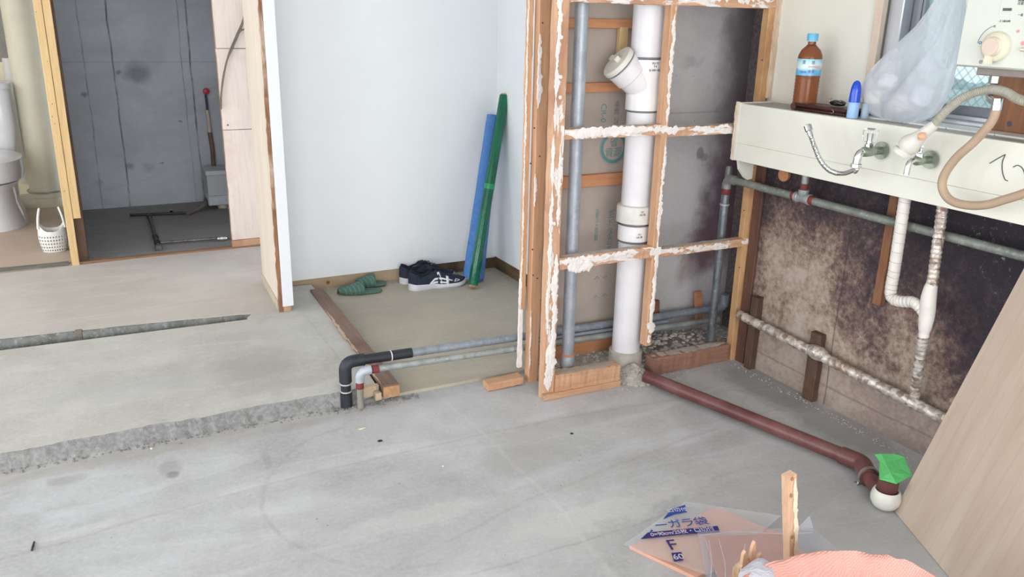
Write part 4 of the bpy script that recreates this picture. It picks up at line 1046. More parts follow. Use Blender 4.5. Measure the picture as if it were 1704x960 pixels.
# left cluster
o = obj('edge_strip', T((1.410, 2.614, .30), (1.410, 2.614, 2.45), .022, .016, (0, 1, 0), n=60, rough=.004, seed=2), m_orange, base=(1.392, 2.612, .3))
ptop, pbt = ay(892, 0, 2.6), az(881, 636, 0)
tag(o, 'thin orange wood strip with broken white edge, leftmost upright of the frame, beside the alcove', 'wood strip')
bm = bmesh.new(); ragged(bm, (1.400, 2.605, .26), (1.400, 2.605, 1.6), (1, 0, 0), (0, -1, 0), .0025, .003, 11, thick=.003, amp=.7, freq=30)
obj('broken_plaster_edge', bm, m_putty, o)
bm = bmesh.new(); n = 80
for i in range(n):
    z = .06+.36*i/n; w = .012+.012*abs(noise.noise(V((z*20, 1, 0)))); box(bm, (1.406-w*.6, 2.608, z), (1.406+w*.5, 2.620, z+.36/n))
obj('broken_board_edge', bm, m_putty, o)
po = obj('stud', T((1.452, 2.60, 0), (1.452, 2.60, 2.45), .042, .034, (0, 1, 0), n=26, rough=.0015, seed=1), m_orange, base=(1.437, 2.60, 0))
tag(po, 'orange stud set back at the left of the frame, beside the alcove', 'stud')
bm = bmesh.new(); ragged(bm, (1.433, 2.582, .06), (1.433, 2.582, .30), (1, 0, 0), (0, -1, 0), .002, .004, 15, thick=.003, amp=.7, freq=24); obj('filler', bm, m_putty, po)
bm = bmesh.new(); ragged(bm, (1.433, 2.581, 1.05), (1.433, 2.581, 1.30), (1, 0, 0), (0, -1, 0), .003, .012, 17, thick=.003, amp=.6, freq=14); obj('filler', bm, m_putty, po)
bm = bmesh.new(); ragged(bm, (1.433, 2.581, .70), (1.433, 2.581, .82), (1, 0, 0), (0, -1, 0), .003, .012, 16, thick=.003, amp=.6, freq=14); obj('filler', bm, m_putty, po)
for px, py in ((886, 213), (895, 260), (880, 272), (887, 297), (883, 415), (884, 458), (891, 463), (900, 38)):
    c = ay(px+3, py, 2.583); obj('nail_hole', LT([(.0032, 0), (.0032, .001)], c, (0, -1, 0), 8), m_ink, po)
po2 = obj('stud', T((1.484, 2.53, 0), (1.484, 2.53, 2.45), .020, .05, (0, 1, 0), n=20, seed=7), m_brownw, base=(1.478, 2.545, 0)); tag(po2, 'dark brown narrow stud between the set-back stud and the filler-covered front post', 'stud')
# front post with thick filler
fx = 1.434
fp = obj('frame_post', T((fx, YF+.019, 0), (fx, YF+.019, 2.45), .048, .036, (0, 1, 0), n=50, rough=.003, seed=4), m_orange2, base=(fx, YF+.024, 0))
tag(fp, 'front left post of the frame thickly smeared with white filler', 'post')
def fl(x, z0, z1, a, b, sd, par, th=.003, amp=.45, fq=20, y=YF-.0005):
    bm = bmesh.new(); ragged(bm, (x, y, z0), (x, y, z1), (1, 0, 0), (0, -1, 0), a, b, sd, thick=th, amp=amp, freq=fq); return obj('filler', bm, m_putty, par)
fl(fx-.018, .26, .80, .006, .008, 21, fp, .004); fl(fx-.019, .80, .98, .004, .006, 27, fp, .004); fl(fx-.017, 1.10, 1.36, .005, .010, 22, fp, .004); fl(fx+.010, .07, .56, .012, .012, 23, fp, .005, .5, 16)
fl(fx-.004, .03, .22, .012, .018, 24, fp); fl(fx+.008, .66, .94, .003, .008, 25, fp, .002, .9, 34); fl(fx-.012, 1.30, 1.6, .008, .006, 26, fp, .002, .6, 26); fl(fx-.018, 1.0, 1.1, .004, .006, 28, fp, .003)
for px, py in ((934, 62), (933, 128), (932, 162), (926, 296), (922, 372), (931, 40)):
    c = ay(px, py, YF-.003); obj('screw_head', LT([(.0065, 0), (.0065, .0012), (.003, .0014), (.003, .0006), (0, .0006)], c, (0, -1, 0), 12), m_putty, fp)
# centre stud: broken off above the floor
cx = 1.880
ms = obj('stud', T((cx, YF+.021, .138), (cx, YF+.021, 1.405), .027, .040, (0, 1, 0), n=30, rough=.002, seed=9), m_orange, base=(cx, YF+.024, .138))
tag(ms, 'centre stud of the frame, its foot cut off just above the white pipe base', 'stud')
fl(cx+.004, .98, 1.40, .006, .006, 31, ms, .003, .8, 26, YF); fl(cx+.004, .56, .95, .004, .006, 38, ms, .002, .9, 30, YF)
fl(cx+.004, .19, .56, .008, .008, 32, ms, .005, .5, 20, YF); fl(cx-.002, .150, .185, .008, .010, 33, ms, .005, y=YF); fl(cx+.004, .19, .240, .016, .014, 34, ms, .006, y=YF); fl(cx, .60, .70, .008, .008, 35, ms, .004, y=YF)
# right post and dark lining behind it
rp_ = obj('stud', T((2.332, YF+.018, 0), (2.330, YF+.018, 2.45), .034, .034, (0, 1, 0), n=30, rough=.002, seed=12), m_yellow2, base=(2.316, YF+.028, 0)); tag(rp_, 'yellow-brown right stud of the frame standing against the mouldy wall', 'stud')
for px, py in ((1238, 350), (1230, 445), (1231, 540), (1268, 100)): obj('nail_hole', LT([(.003, 0), (.003, .001)], ay(px, py, YF+.002), (0, -1, 0), 8), m_ink, rp_)
ln_ = obj('wall_batten', T((2.342, 2.404, .0), (2.342, 2.404, 1.045), .012, .048, (0, 1, 0), n=16, seed=13, rough=.002), wood('red_brown_batten', S(88, 60, 48), S(110, 76, 60), S(62, 44, 40), 'Z'), base=(2.34, 2.392, 0)); tag(ln_, 'dark reddish batten fixed to the mouldy wall next to the right stud', 'batten')
up_ = obj('panel_edge_strip', T((2.352, YF-.006, 1.08), (2.352, YF-.006, 2.45), .020, .016, (0, 1, 0), n=60, rough=.004, seed=14), wood('raw_panel_edge', S(190, 160, 130), S(214, 200, 180), S(226, 222, 214), 'Z', .8), base=(2.352, YF, 1.08)); tag(up_, 'raw cracked edge strip of the cream wall panel, above the ledge end', 'panel strip')
# rails
def rail(label, xa, xb, z, h, mat, seed, cat='rail', dep=.036, group=None, n=40, rough=.003, y=YF):
    o = obj('rail', T((xa, y+dep/2, z), (xb, y+dep/2, z), dep, h, (0, 0, 1), n=n, rough=rough, seed=seed), mat, base=((xa+xb)/2, y, z)); return tag(o, label, cat, group)
tr_ = rail('top rail of the frame at the upper edge, orange with white filler', 1.458, 2.42, 1.425, .045, m_rail, 41, rough=.002)
m1 = rail('upper cross rail coated in white filler, left of the centre stud', 1.458, 1.867, .978, .036, m_rail, 42)
m1b = rail('upper cross rail between the centre stud and the cream ledge end', 1.893, 2.313, .968, .034, m_rail, 43)
m2 = rail('lower cross rail with a big white filler lump, left of the centre stud', 1.458, 1.867, .520, .044, m_rail, 44)
m2b = rail('lower cross rail from the centre stud to the right post', 1.893, 2.348, .512, .032, m_rail, 45)
def flx(z, x0, x1, a, b, sd, par, th=.003, amp=.45, fq=22, y=YF-.0005):
    bm = bmesh.new(); ragged(bm, (x0, y, z), (x1, y, z), (0, 0, 1), (0, -1, 0), a, b, sd, thick=th, amp=amp, freq=fq); return obj('filler', bm, m_putty, par)
flx(.980, 1.46, 1.78, .014, .016, 51, m1, .004, .35); flx(.982, 1.74, 1.83, .008, .008, 58, m1, .003, .5)
flx(.978, 1.82, 1.94, .012, .012, 52, m1, .005, .5); flx(.974, 1.98, 2.19, .007, .007, 53, m1b, .003, .9)
flx(.528, 1.455, 1.68, .012, .012, 54, m2, .006, .5); flx(.506, 1.49, 1.60, .020, .014, 55, m2, .007, .5, 16); flx(.530, 1.66, 1.80, .006, .010, 59, m2, .004, .8)
flx(.516, 1.91, 2.02, .006, .008, 56, m2b, .002, .9); flx(.518, 2.02, 2.2, .007, .007, 57, m2b, .003, 1.); flx(.515, 2.30, 2.345, .009, .009, 60, m2b, .003)
flx(.515, 1.85, 1.91, .014, .016, 62, m2b, .005)
flx(1.43, 2.0, 2.33, .010, .010, 63, tr_, .003, 1.); flx(1.43, 1.80, 1.96, .010, .010, 64, tr_, .003, .8); flx(1.425, 1.6, 1.78, .005, .006, 65, tr_, .002, 1.)
def ledge_top_dust(x0, x1, z, par, sd):
    bm = bmesh.new(); ragged(bm, (x0, YF+.018, z), (x1, YF+.018, z), (0, 1, 0), (0, 0, 1), .016, .016, sd, thick=.002, amp=.2); obj('dust_layer', bm, flat('plaster_dust', S(186, 178, 170), .95, var=.1, bump=.3), par)
ledge_top_dust(1.47, 1.82, .5425, m2, 71); ledge_top_dust(1.89, 2.28, .5285, m2b, 72)
ledge_top_dust(1.47, 1.82, .9965, m1, 73); ledge_top_dust(1.89, 2.28, .9855, m1b, 74)
# sole plates
so = obj('sole_plate', T((1.46, YF+.022, .048), (1.742, YF+.008, .046), .050, .084, (0, 0, 1), n=24, rough=.003, seed=81), m_sole, base=(1.58, YF, 0)); tag(so, 'thick short sole timber on the floor at the foot of the filler-covered post', 'sole plate')
bm = bmesh.new(); timber(bm, (1.405, YF-.006, .012), (1.74, YF-.016, .012), .02, .024, (0, 0, 1), n=24, seed=82); obj('lower_lath', bm, m_sole, so)
so2 = obj('sole_plate', T((1.915, YF+.030, .038), (2.30, YF+.030, .036), .056, .074, (0, 0, 1), n=24, rough=.003, seed=83), m_soleR, base=(2.1, YF, 0)); tag(so2, 'reddish dusty sole timber between the white pipe base and the right stud', 'sole plate')
bm = bmesh.new(); ragged(bm, (1.92, YF+.03, .0745), (2.30, YF+.03, .0725), (0, 1, 0), (0, 0, 1), .025, .025, 84, thick=.002, amp=.15); obj('dust_layer', bm, flat('plaster_dust_2', S(186, 178, 170), .95, var=.1, bump=.3), so2)
bm = bmesh.new(); ragged(bm, (1.46, YF+.02, .090), (1.73, YF+.012, .088), (0, 1, 0), (0, 0, 1), .022, .022, 85, thick=.002, amp=.15); obj('dust_layer', bm, flat('plaster_dust_3', S(176, 160, 146), .95, var=.1, bump=.3), so)
so3 = obj('sole_plate', T((1.255, 2.60, .016), (1.405, 2.60, .018), .05, .03, (0, 0, 1), n=10, rough=.003, seed=86), m_sole, base=(1.33, 2.6, 0)); tag(so3, 'short orange sole timber on the alcove side, left of the set-back stud', 'sole plate')
# gypsum board behind, with battens and printing
gy = empty('gypsum_board', (1.74, 2.728, 0), 'brown-grey plasterboard back with faint teal printing, behind the grey pipe', 'board')
gxr = ay(1075, 300, 2.725).x
obj('board', B((1.515, 2.722, .05), (2.03, 2.735, 2.2), .001), m_gyp, gy)
def bt(px0, px1, py0, py1, label, yb=2.705):
    a = ay(px0, py0, yb); b = ay(px1, py1, yb); z = (a.z+b.z)/2
    return a, b
def batten(zc, h, x0, x1, label, seed):
    o = obj('batten', T((x0, 2.709, zc), (x1, 2.709, zc), .024, h, (0, 0, 1), n=10, seed=seed), m_batten, base=((x0+x1)/2, 2.709, zc)); tag(o, label, 'batten', 'battens across the back of the plasterboard')
for i, (py0, py1, x1, lab) in enumerate(((31, 47, 2.03, 'orange batten high behind the frame, crossing above the white pipe branch'), (138, 154, 2.03, 'orange batten behind the sloping cap of the white branch fitting'), (291, 311, 2.03, 'orange batten behind the grey pipe, just below the round printed emblem'), (489, 505, 1.62, 'short orange batten stub behind the lower grey pipe'), (566, 590, 1.98, 'lowest orange batten, just above the rubble behind the frame'))):
    a = ay(985, py0, 2.697); b = ay(985, py1, 2.697); batten((a.z+b.z)/2, abs(a.z-b.z), 1.505, x1, lab, 90+i)
a, b = ay(1034, 60, 2.70), ay(1034, 118, 2.70)
o = obj('vertical_batten', T((a.x+.008, 2.705, ay(1034, 130, 2.7).z), (a.x+.008, 2.705, ay(1034, 45, 2.7).z), .036, .024, (0, 1, 0), n=6), m_yellow, base=a); tag(o, 'short vertical orange batten above the white branch cap', 'batten')
a = ay(934, 330, 2.70)
o = obj('vertical_batten', T((1.528, 2.70, ay(934, 415, 2.7).z), (1.528, 2.70, 2.2), .036, .03, (0, 1, 0), n=12), m_orange, base=(1.528, 2.7, .5)); tag(o, 'orange upright batten just right of the filler-covered post, behind the frame', 'batten')
YG = 2.7215
def gtext(s, px, py, h, mat=m_greenink, vert=True, sp=.82, rot=0):
    c = ay(px, py, YG)
    r, u = ((1, 0, 0), (0, 0, 1)) if not rot else ((0, 0, -1), (1, 0, 0))
    return text('printed_text', s, c, r, u, h, mat, gy, vert=vert, spacing=sp)
gtext('ボード タイガーボ', 1015, 385, .031, sp=.60)
gtext('不燃せっこう防火材料', 993, 375, .018, sp=.72)
gtext('CR-0', 1004, 188, .034, vert=False, sp=1.0, rot=1)
gtext('准不燃 NM', 1026, 190, .026, m_inkgrey, sp=.6)
gtext('↑', 993, 466, .042, m_inkgrey, vert=False); gtext('↑', 1008, 464, .042, m_inkgrey, vert=False); gtext('↑', 991, 498, .042, m_inkgrey, vert=False); gtext('↑', 1006, 494, .042, m_inkgrey, vert=False)
c = ay(1021, 246, YG); R0 = .066
def ring(bm, c, r0, r1, n=48, y=0):
    v0 = [bm.verts.new(V(c)+V((r0*math.cos(2*PI*k/n), -.0004, r0*math.sin(2*PI*k/n)))) for k in range(n)]; v1 = [bm.verts.new(V(c)+V((r1*math.cos(2*PI*k/n), -.0004, r1*math.sin(2*PI*k/n)))) for k in range(n)]
    for k in range(n): bm.faces.new((v0[k], v0[(k+1) % n], v1[(k+1) % n], v1[k]))
bm = bmesh.new(); ring(bm, c, R0*.98, R0); ring(bm, c, R0*.72, R0*.93); obj('round_emblem', bm, m_greenink, gy)
text('emblem_text', '省\n資源', c, (1, 0, 0), (0, 0, 1), .040, m_greenink, gy)
# rubble behind
rnd = random.Random(11)
m_rub = flat('rubble', S(186, 179, 174), .95, var=.13, bump=.5, sc=30)
struct('floor_cavity', B((1.50, 2.50, -.02), (2.53, 2.742, .022)), m_rub)
stones = [(1105, 596, .027, 'large mortar lump right beside the centre stud foot, behind the sole timber'), (1126, 579, .031, 'largest rounded mortar lump standing up in the middle of the rubble'), (1150, 582, .015, 'small flat mortar piece just right of the largest rounded lump'), (1167, 577, .023, 'grey mortar lump right of centre in the rubble row'),
    (1184, 573, .013, 'small mortar piece near the right stud, end of the rubble row'), (1140, 592, .012, 'small mortar piece lying right behind the reddish sole timber'), (1090, 590, .017, 'mortar lump touching the white pipe base on its right'), (1112, 582, .013, 'small mortar lump between the centre stud and the largest rounded lump')]
for i, (px, py, r_, lab) in enumerate(stones):
    c = ay(px, py, 2.55+.02*((i*7) % 3)); c.z = max(.03+r_*.3, c.z)
    bm = bmesh.new(); blob(bm, (c.x, c.y, c.z), r_*.9, i, 2, (1.2, .8, .65), .5)
    tag(obj('rubble_stone', bm, m_rub, base=(c.x, c.y, .03)), lab, 'stone', 'mortar lumps behind the frame')
bm = bmesh.new()
for i in range(600):
    x = rnd.uniform(1.52, 2.50); y = rnd.uniform(2.485, 2.735); s = rnd.uniform(.003, .011); hgt = .022+.05*max(0, 1-abs(x-2.15)/.30)*max(0, 1-abs(y-2.62)/.2)
    blob(bm, (x, y, hgt*rnd.uniform(.9, 1.0)+s*.3), s, i, 1, (1.2, 1, .7))
tag(obj('small_rubble', bm, m_rub, base=(2, 2.6, .02)), 'fine grey rubble and dust covering the cavity floor behind the frame', 'rubble', kind='stuff')
bm = bmesh.new(); rnd = random.Random(5)
for i in range(900):
    a = rnd.uniform(0, 2*PI); rr = rnd.uniform(0, 1)**.6; x = 1.835+.075*rr*math.cos(a); y = 2.455+.085*rr*math.sin(a); s = rnd.uniform(.004, .012); z = max(.004, .055*(1-rr))
    blob(bm, (x, y, z), s, i, 1, (1.1, 1, .8))
for i in range(200):
    s = rnd.uniform(.001, .003); blob(bm, (rnd.gauss(1.88, .12), 2.40+rnd.gauss(0, .035), s*.4), s, i, 1)
blob(bm, (1.835, 2.475, .005), .062, 3, 2, (1, .8, .6), .3)
tag(obj('mortar_heap', bm, m_rub, base=(1.83, 2.46, 0)), 'broken grey mortar heaped around the foot of the white pipe', 'rubble', kind='stuff')
# wooden pegs in cavity
o = obj('wood_peg', T(ay(1163, 540, 2.70), ay(1166, 487, 2.70)+V((0, .02, 0)), .034, .02, (0, 1, 0), n=6), m_batten, base=ay(1163, 540, 2.70)); tag(o, 'orange wood block standing behind the supply pipes on the stained wall', 'wood block')
o = obj('wood_peg', T(ay(1091, 530, 2.72), ay(1092, 500, 2.72), .026, .02, (0, 1, 0), n=6), m_brownw, base=ay(1091, 530, 2.72)); tag(o, 'small dark wood block just right of the centre stud, behind the pipes', 'wood block')

# ------------------------------------------------------------------ upright pipes in the frame
yg = 2.525
g_t, g_b = ay(968, 0, yg), ay(944, 600, yg)
gp = empty('grey_riser_pipe', (g_b.x, yg, .02), 'tall grey steel pipe standing left of the white drain pipe', 'pipe')
gt = V((g_t.x+(g_t.x-g_b.x)*.0, yg, 1.9)); gb_ = V((g_b.x, yg, .02))
obj('pipe_run', TB(lin(gb_, gt, 20), .0235, 22), m_galv, gp, True)
zc = ay(942, 592, yg).z
obj('collar', LT([(.024, -.045), (.027, -.043), (.027, .006), (.0255, .010)], (g_b.x, yg, zc), (0, 0, 1), 22), m_galv, gp, True)
obj('orange_ring', LT([(.0275, -.002), (.0282, 0), (.0282, .006), (.0262, .007)], (g_b.x, yg, zc+.004), (0, 0, 1), 22), flat('faded_orange_ring', S(196, 132, 112), .6), gp, True)
yw = 2.556; xw = (ay(1078, 10, yw).x+ay(1042, 600, yw).x)/2
wpz = lambda py, px=1060: ay(px, py, yw-.05).z
dp = empty('white_drain_pipe', (xw, yw, .02), 'thick white vinyl drain pipe with a sloping capped branch', 'pipe')
r = .0565
obj('pipe_run', LT([(r, .03), (r, 1.9)], (xw, yw, 0), (0, 0, 1), 36), m_vp, dp, True)
# Y branch fitting
zt_, zb2 = wpz(99, 1075), wpz(186, 1066)
obj('branch_fitting', LT([(r*1.01, zb2), (r*1.13, zb2+.002), (r*1.13, zb2+.055), (r*1.10, zb2+.062), (r*1.10, zt_-.058), (r*1.15, zt_-.05), (r*1.15, zt_-.002), (r*1.01, zt_)], (xw, yw, 0), (0, 0, 1), 40), m_vpc, dp, True)
obj('seal', LT([(r*1.02, zt_-.001), (r*1.09, zt_), (r*1.09, zt_+.006), (r*1.02, zt_+.007)], (xw, yw, 0), (0, 0, 1), 36), m_seal, dp, True)
obj('seal', LT([(r*1.02, zb2-.006), (r*1.06, zb2-.005), (r*1.06, zb2+.001), (r*1.02, zb2+.001)], (xw, yw, 0), (0, 0, 1), 36), m_seal, dp, True)
bd = V((-.74, .16, .64)).normalized(); bo = V((xw, yw-.004, zb2+.078))
end = ay(1028, 118, yw-.04); Lb = .128
obj('branch_arm', LT([(r*1.0, 0), (r*1.02, Lb*.55), (r*1.10, Lb*.58), (r*1.12, Lb*.97), (r*1.06, Lb)], bo, bd, 36), m_vpc, dp, True)
obj('seal', LT([(r*1.0, Lb), (r*1.15, Lb+.001), (r*1.15, Lb+.005), (r*1.0, Lb+.006)], bo, bd, 36), m_seal, dp, True)
cp = obj('cleanout_cap', LT([(r*1.0, Lb+.005), (r*1.17, Lb+.006), (r*1.17, Lb+.019), (r*1.10, Lb+.024), (r*.4, Lb+.026), (0, Lb+.026)], bo, bd, 36), flat('ivory_cap', S(216, 214, 206), .4, var=.03), dp, True)
tt = bo+bd*(Lb+.034); _, s_, u_ = frame_of(bd)
bm = bmesh.new(); 
pts = [tt-bd*.010+s_*a_+u_*b_ for a_, b_ in ((-.028, -.010), (.028, -.010), (.028, .010), (-.028, .010))]; prism(bm, pts, bd, .018)
obj('cap_grip', bm, flat('ivory_grip', S(214, 210, 202), .4), cp)
# printed marking
cM = ay(1078, 106, yw-r*1.17); 
for j, (s, dz) in enumerate((('VU 75', .011), ('↑4', .0), ('B-100×100', -.013))): text('marking', s, V((xw-.004, yw-r*1.165, zt_-.024+dz)), (1, 0, 0), (0, 0, 1), .011, m_ink, dp)
# joint sleeve lower down
za, zb3 = wpz(345, 1052), wpz(405, 1050)
obj('joint_sleeve', LT([(r*1.0, zb3), (r*1.10, zb3+.002), (r*1.10, wpz(377, 1050)-.003)], (xw, yw, 0), (0, 0, 1), 36), m_vpc, dp, True)
obj('joint_collar', LT([(r*1.08, wpz(376, 1050)), (r*1.27, wpz(374, 1050)), (r*1.27, za-.012), (r*1.22, za-.003), (r*1.02, za)], (xw, yw, 0), (0, 0, 1), 36), flat('offwhite_fitting', S(214, 212, 208), .4, var=.05), dp, True)
obj('seal', LT([(r*1.04, zb3-.007), (r*1.07, zb3-.006), (r*1.07, zb3), (r*1.04, zb3)], (xw, yw, 0), (0, 0, 1), 36), m_seal, dp, True)
obj('seal', LT([(r*1.12, wpz(377, 1050)-.005), (r*1.17, wpz(377, 1050)-.004), (r*1.17, wpz(377, 1050)), (r*1.1, wpz(377, 1050))], (xw, yw, 0), (0, 0, 1), 36), m_seal, dp, True)
for j, (px, py) in enumerate(((1036, 355), (1036, 393))): text('marking', 'VU\n100 ■', V((xw-.018, yw-r*(1.28 if j == 0 else 1.11), wpz(py, 1050)-.0)), (1, 0, 0), (0, 0, 1), .011, m_inkgrey, dp)
obj('base_socket', LT([(r*1.0, .0), (r*1.2, .001), (r*1.2, .078), (r*1.04, .082)], (xw, yw, 0), (0, 0, 1), 36), flat('dusty_socket', S(190, 184, 176), .7, var=.12, sc=20), dp, True)

# ------------------------------------------------------------------ LEDGE on the right wall
LX, LT0, LB = 2.19, 1.066, .857
LY0, LY1 = 2.392, .55
lg = empty('sink_ledge', (2.27, 1.6, LB), 'long cream boxed sink ledge fixed along the right wall, worn grey top', 'ledge')
bm = bmesh.new(); box(bm, (LX, LY1, .9220), (LX+.014, LY0, LT0), .001); box(bm, (LX-.001, LY1, LB), (LX+.014, LY0, .9217), .001); obj('front_panel', bm, m_ledge, lg)
bm = bmesh.new(); box(bm, (LX+.014, LY1, LT0-.016), (2.358, LY0, LT0+.001), .001); obj('top_board', bm, m_ledgetop, lg)
bm = bmesh.new(); box(bm, (LX-.001, LY0, LB-.001), (2.348, LY0+.013, LT0+.004), .001); obj('end_board', bm, m_cream, lg)
bm = bmesh.new(); n = 26; pts = [(LX-.002, LY0+.013, LT0+.008)]
prof = []
for i in range(n+1):
    z = LT0+.006-(LT0-LB+.004)*i/n; prof.append((LX-.004, LY0+.024+.010*noise.noise(V((z*20, 3, 0)))+.004*noise.noise(V((z*80, 3, 0))), z))
prism(bm, [(LX-.004, LY0+.0135, LT0+.006)]+prof+[(LX-.004, LY0+.0135, LB-.002)], (1, 0, 0), .012); obj('torn_edge', bm, flat('torn_board_edge', S(214, 200, 178), .85, var=.08, bump=.4), lg)
bm = bmesh.new(); bz = ay(1250, 298, 2.40).z
prism(bm, [(2.205, 2.402, LB), (2.215, 2.402, .82), (2.245, 2.402, bz+.01), (2.262, 2.402, bz), (2.283, 2.402, bz+.004), (2.283, 2.402, LB)], (0, -1, 0), .012); obj('torn_bracket', bm, m_cream, lg)
bm = bmesh.new(); box(bm, (LX+.02, LY1, LB+.0), (2.347, LY0-.002, LB+.008)); obj('underside', bm, m_dark, lg)
# white tiles towards the window, grey strips
ti = empty('tile_sill', (2.31, 1.2, LT0), 'glossy white tiled strip on the ledge below the window', 'tile strip')
bm = bmesh.new()
for i in range(9):
    y = 1.90-.15*i; box(bm, (2.262, y-.147, LT0+.001), (2.356, y, LT0+.006), .001)
obj('tiles', bm, m_sheen, ti)
# scribbled pencil characters on the front
def stroke(pts, r=.0012):
    return TB(catmull([V((LX-.0012, p.y, p.z)) for p in [ax(x, y, LX-.001) for x, y in pts]], 6), r, 6)
scr = empty('handwriting_scribble', (LX-.001, 1.36, .98), 'black handwritten marks on the cream ledge front, near the brown hose', 'handwriting')
for p_ in ([(1647, 272), (1660, 264), (1673, 257)], [(1673, 257), (1668, 270), (1668, 285), (1672, 298), (1677, 301)], [(1686, 278), (1694, 275), (1702, 281), (1706, 293)]):
    obj('pen_stroke', stroke(p_), m_ink, scr, True)

# tap with chrome hose
def ring_knurl(): pass
TX = 2.19
f1 = ax(1467, 252, TX-.006)
tp1 = empty('wall_tap', V((TX, f1.y, f1.z)), 'chrome wall tap with a clear acrylic knob and a curled flexible spout', 'tap')
by, bz_ = f1.y, f1.z+.003
obj('wall_flange', LT([(.0, 0), (.012, 0), (.024, .004), (.027, .010), (.027, .012), (.0, .0125)], (TX+.0, by, bz_), (-1, 0, 0), 28), m_chromeold, tp1, True)
obj('body', LT([(.010, .0), (.0125, .012), (.012, .03), (.0155, .045), (.0165, .062), (.015, .078), (.010, .086), (0, .088)], (TX-.008, by, bz_), (-1, 0, 0), 22), m_chromeold, tp1, True)
hx = TX-.066
obj('valve_stem', LT([(.0125, .008), (.0125, .022), (.009, .024), (.009, .030)], (hx, by, bz_), (0, 0, 1), 8), m_chrome, tp1, True)
kp = obj('knob', LT([(.0145, .026), (.020, .030), (.0225, .046), (.0235, .062), (.021, .066), (.0, .067)], (hx, by, bz_), (0, 0, 1), 10), m_clear, tp1, False)
obj('knob_cap', LT([(.0, .0675), (.012, .0675), (.0125, .070), (.0, .0705)], (hx, by, bz_), (0, 0, 1), 20), m_chrome, kp, True)
obj('knob_core', LT([(.007, .028), (.009, .055), (.0, .056)], (hx, by, bz_), (0, 0, 1), 12), m_chrome, kp, True)
sx = TX-.075
obj('spout_neck', TB(bend((hx-.004, by, bz_), (hx-.035, by+.004, bz_+.001), (hx-.036, by+.006, bz_-.040), .022, 8), lambda t: .0115+.001*t, 16), m_chrome, tp1, True)
nx = hx-.036
obj('spout_nut', LT([(.0125, -.034), (.0165, -.037), (.0165, -.048), (.012, -.051)], (nx, by+.006, bz_), (0, 0, 1), 6), m_chrome, tp1, False)
hp_ = [V((nx, by+.006, bz_-.045)), V((nx, by+.006, bz_-.06))] + [ax(x, y, nx) for x, y in ((1425, 281), (1404, 288.5), (1382, 284), (1366, 268), (1356, 245), (1348, 222), (1345, 213))]
cv = catmull(hp_, 26)
N_ = len(cv)
def ribr(t): return .0072 if t < .33 else (.0074+.0015*math.sin(t*N_*1.35))
obj('flexible_spout', TB(cv, ribr, 14), m_chrome, tp1, True)
ed = (cv[-1]-cv[-6]).normalized(); obj('spout_tip', LT([(.0085, -.028), (.009, -.012), (.0125, -.010), (.0125, .008), (.010, .010), (0, .008)], cv[-1], ed, 18), m_chrome, tp1, True)
# second tap (lower)
f2 = ax(1549, 266, TX-.006)
tp2 = empty('wall_tap', V((TX, f2.y, f2.z)), 'tarnished green-grey wall tap with a short spout, under the shower head', 'tap')
by, bz_ = f2.y, f2.z+.001
obj('wall_flange', LT([(0, 0), (.012, 0), (.024, .004), (.027, .010), (.027, .012), (0, .0125)], (TX, by, bz_), (-1, 0, 0), 28), m_chromeold, tp2, True)
obj('body', LT([(.010, 0), (.0115, .012), (.010, .03), (.014, .042), (.014, .062), (.010, .07), (0, .072)], (TX-.008, by, bz_), (-1, 0, 0), 20), m_chromeold, tp2, True)
obj('valve_stem', LT([(.011, .006), (.011, .020), (.006, .022), (.006, .036), (.010, .038), (.010, .044), (0, .045)], (TX-.060, by, bz_), (0, 0, 1), 8), m_chrome, tp2, False)
obj('spout', TB(bend((TX-.065, by, bz_), (TX-.098, by, bz_+.004), (TX-.102, by, bz_-.038), .022, 8), .0085, 14), m_chrome, tp2, True)

# ------------------------------------------------------------------ GAS WATER HEATER
HX = 2.10
h0, h1 = ax(1588, 110, HX), ax(1606, 0, HX)
hy0, hz0 = h0.y, h0.z
hw = empty('water_heater', (HX+.08, hy0-.17, hz0), 'cream gas water heater hung beside the window, big round dial on its front', 'water heater')
m_heat = flat('heater_cream_enamel', S(200, 203, 194), .35, var=.01)
bm = bmesh.new(); box(bm, (HX, hy0-.36, hz0), (HX+.15, hy0, hz0+.42), .005); obj('casing', bm, m_heat, hw, True)
bm = bmesh.new(); box(bm, (HX+.03, hy0-.20, hz0-.020), (HX+.12, hy0-.045, hz0+.002), .002); obj('burner_base', bm, flat('warm_grey_metal', S(138, 128, 124), .5, .3), hw)
dc = ax(1658, 78, HX)
dy, dz = dc.y, dc.z; rD = abs(ax(1640, 78, HX).y-dy)/.62
rD = .0375
dial = obj('dial', LT([(rD, 0), (rD*.99, .008), (rD*.90, .012), (rD*.66, .014), (rD*.64, .020), (rD*.60, .024), (0, .0255)], (HX, dy, dz), (-1, 0, 0), 44), flat('dial_cream', S(208, 204, 182), .4, var=.02), hw, True)
obj('dial_cap', LT([(rD*.58, .0245), (rD*.56, .027), (0, .0275)], (HX, dy, dz), (-1, 0, 0), 36), flat('dial_beige_pink', S(206, 190, 176), .5, var=.02), dial, True)
bm = bmesh.new(); prism(bm, [(HX-.013, dy-.004, dz-rD*.45), (HX-.013, dy+.010, dz-rD*.50), (HX-.013, dy+.012, dz-rD*1.12), (HX-.013, dy-.006, dz-rD*1.12)], (-1, 0, 0), .012); obj('dial_pointer', bm, flat('dial_pointer_cream', S(214, 210, 190), .4), dial)
def hpt(px, py): return ax(px, py, HX-.0006)
Yr, Zu = (0, -1, 0), (0, 0, 1)
sc_ = hpt(1676, 16); w_ = (hpt(1668, 16)-hpt(1684, 16)).length/2*.95
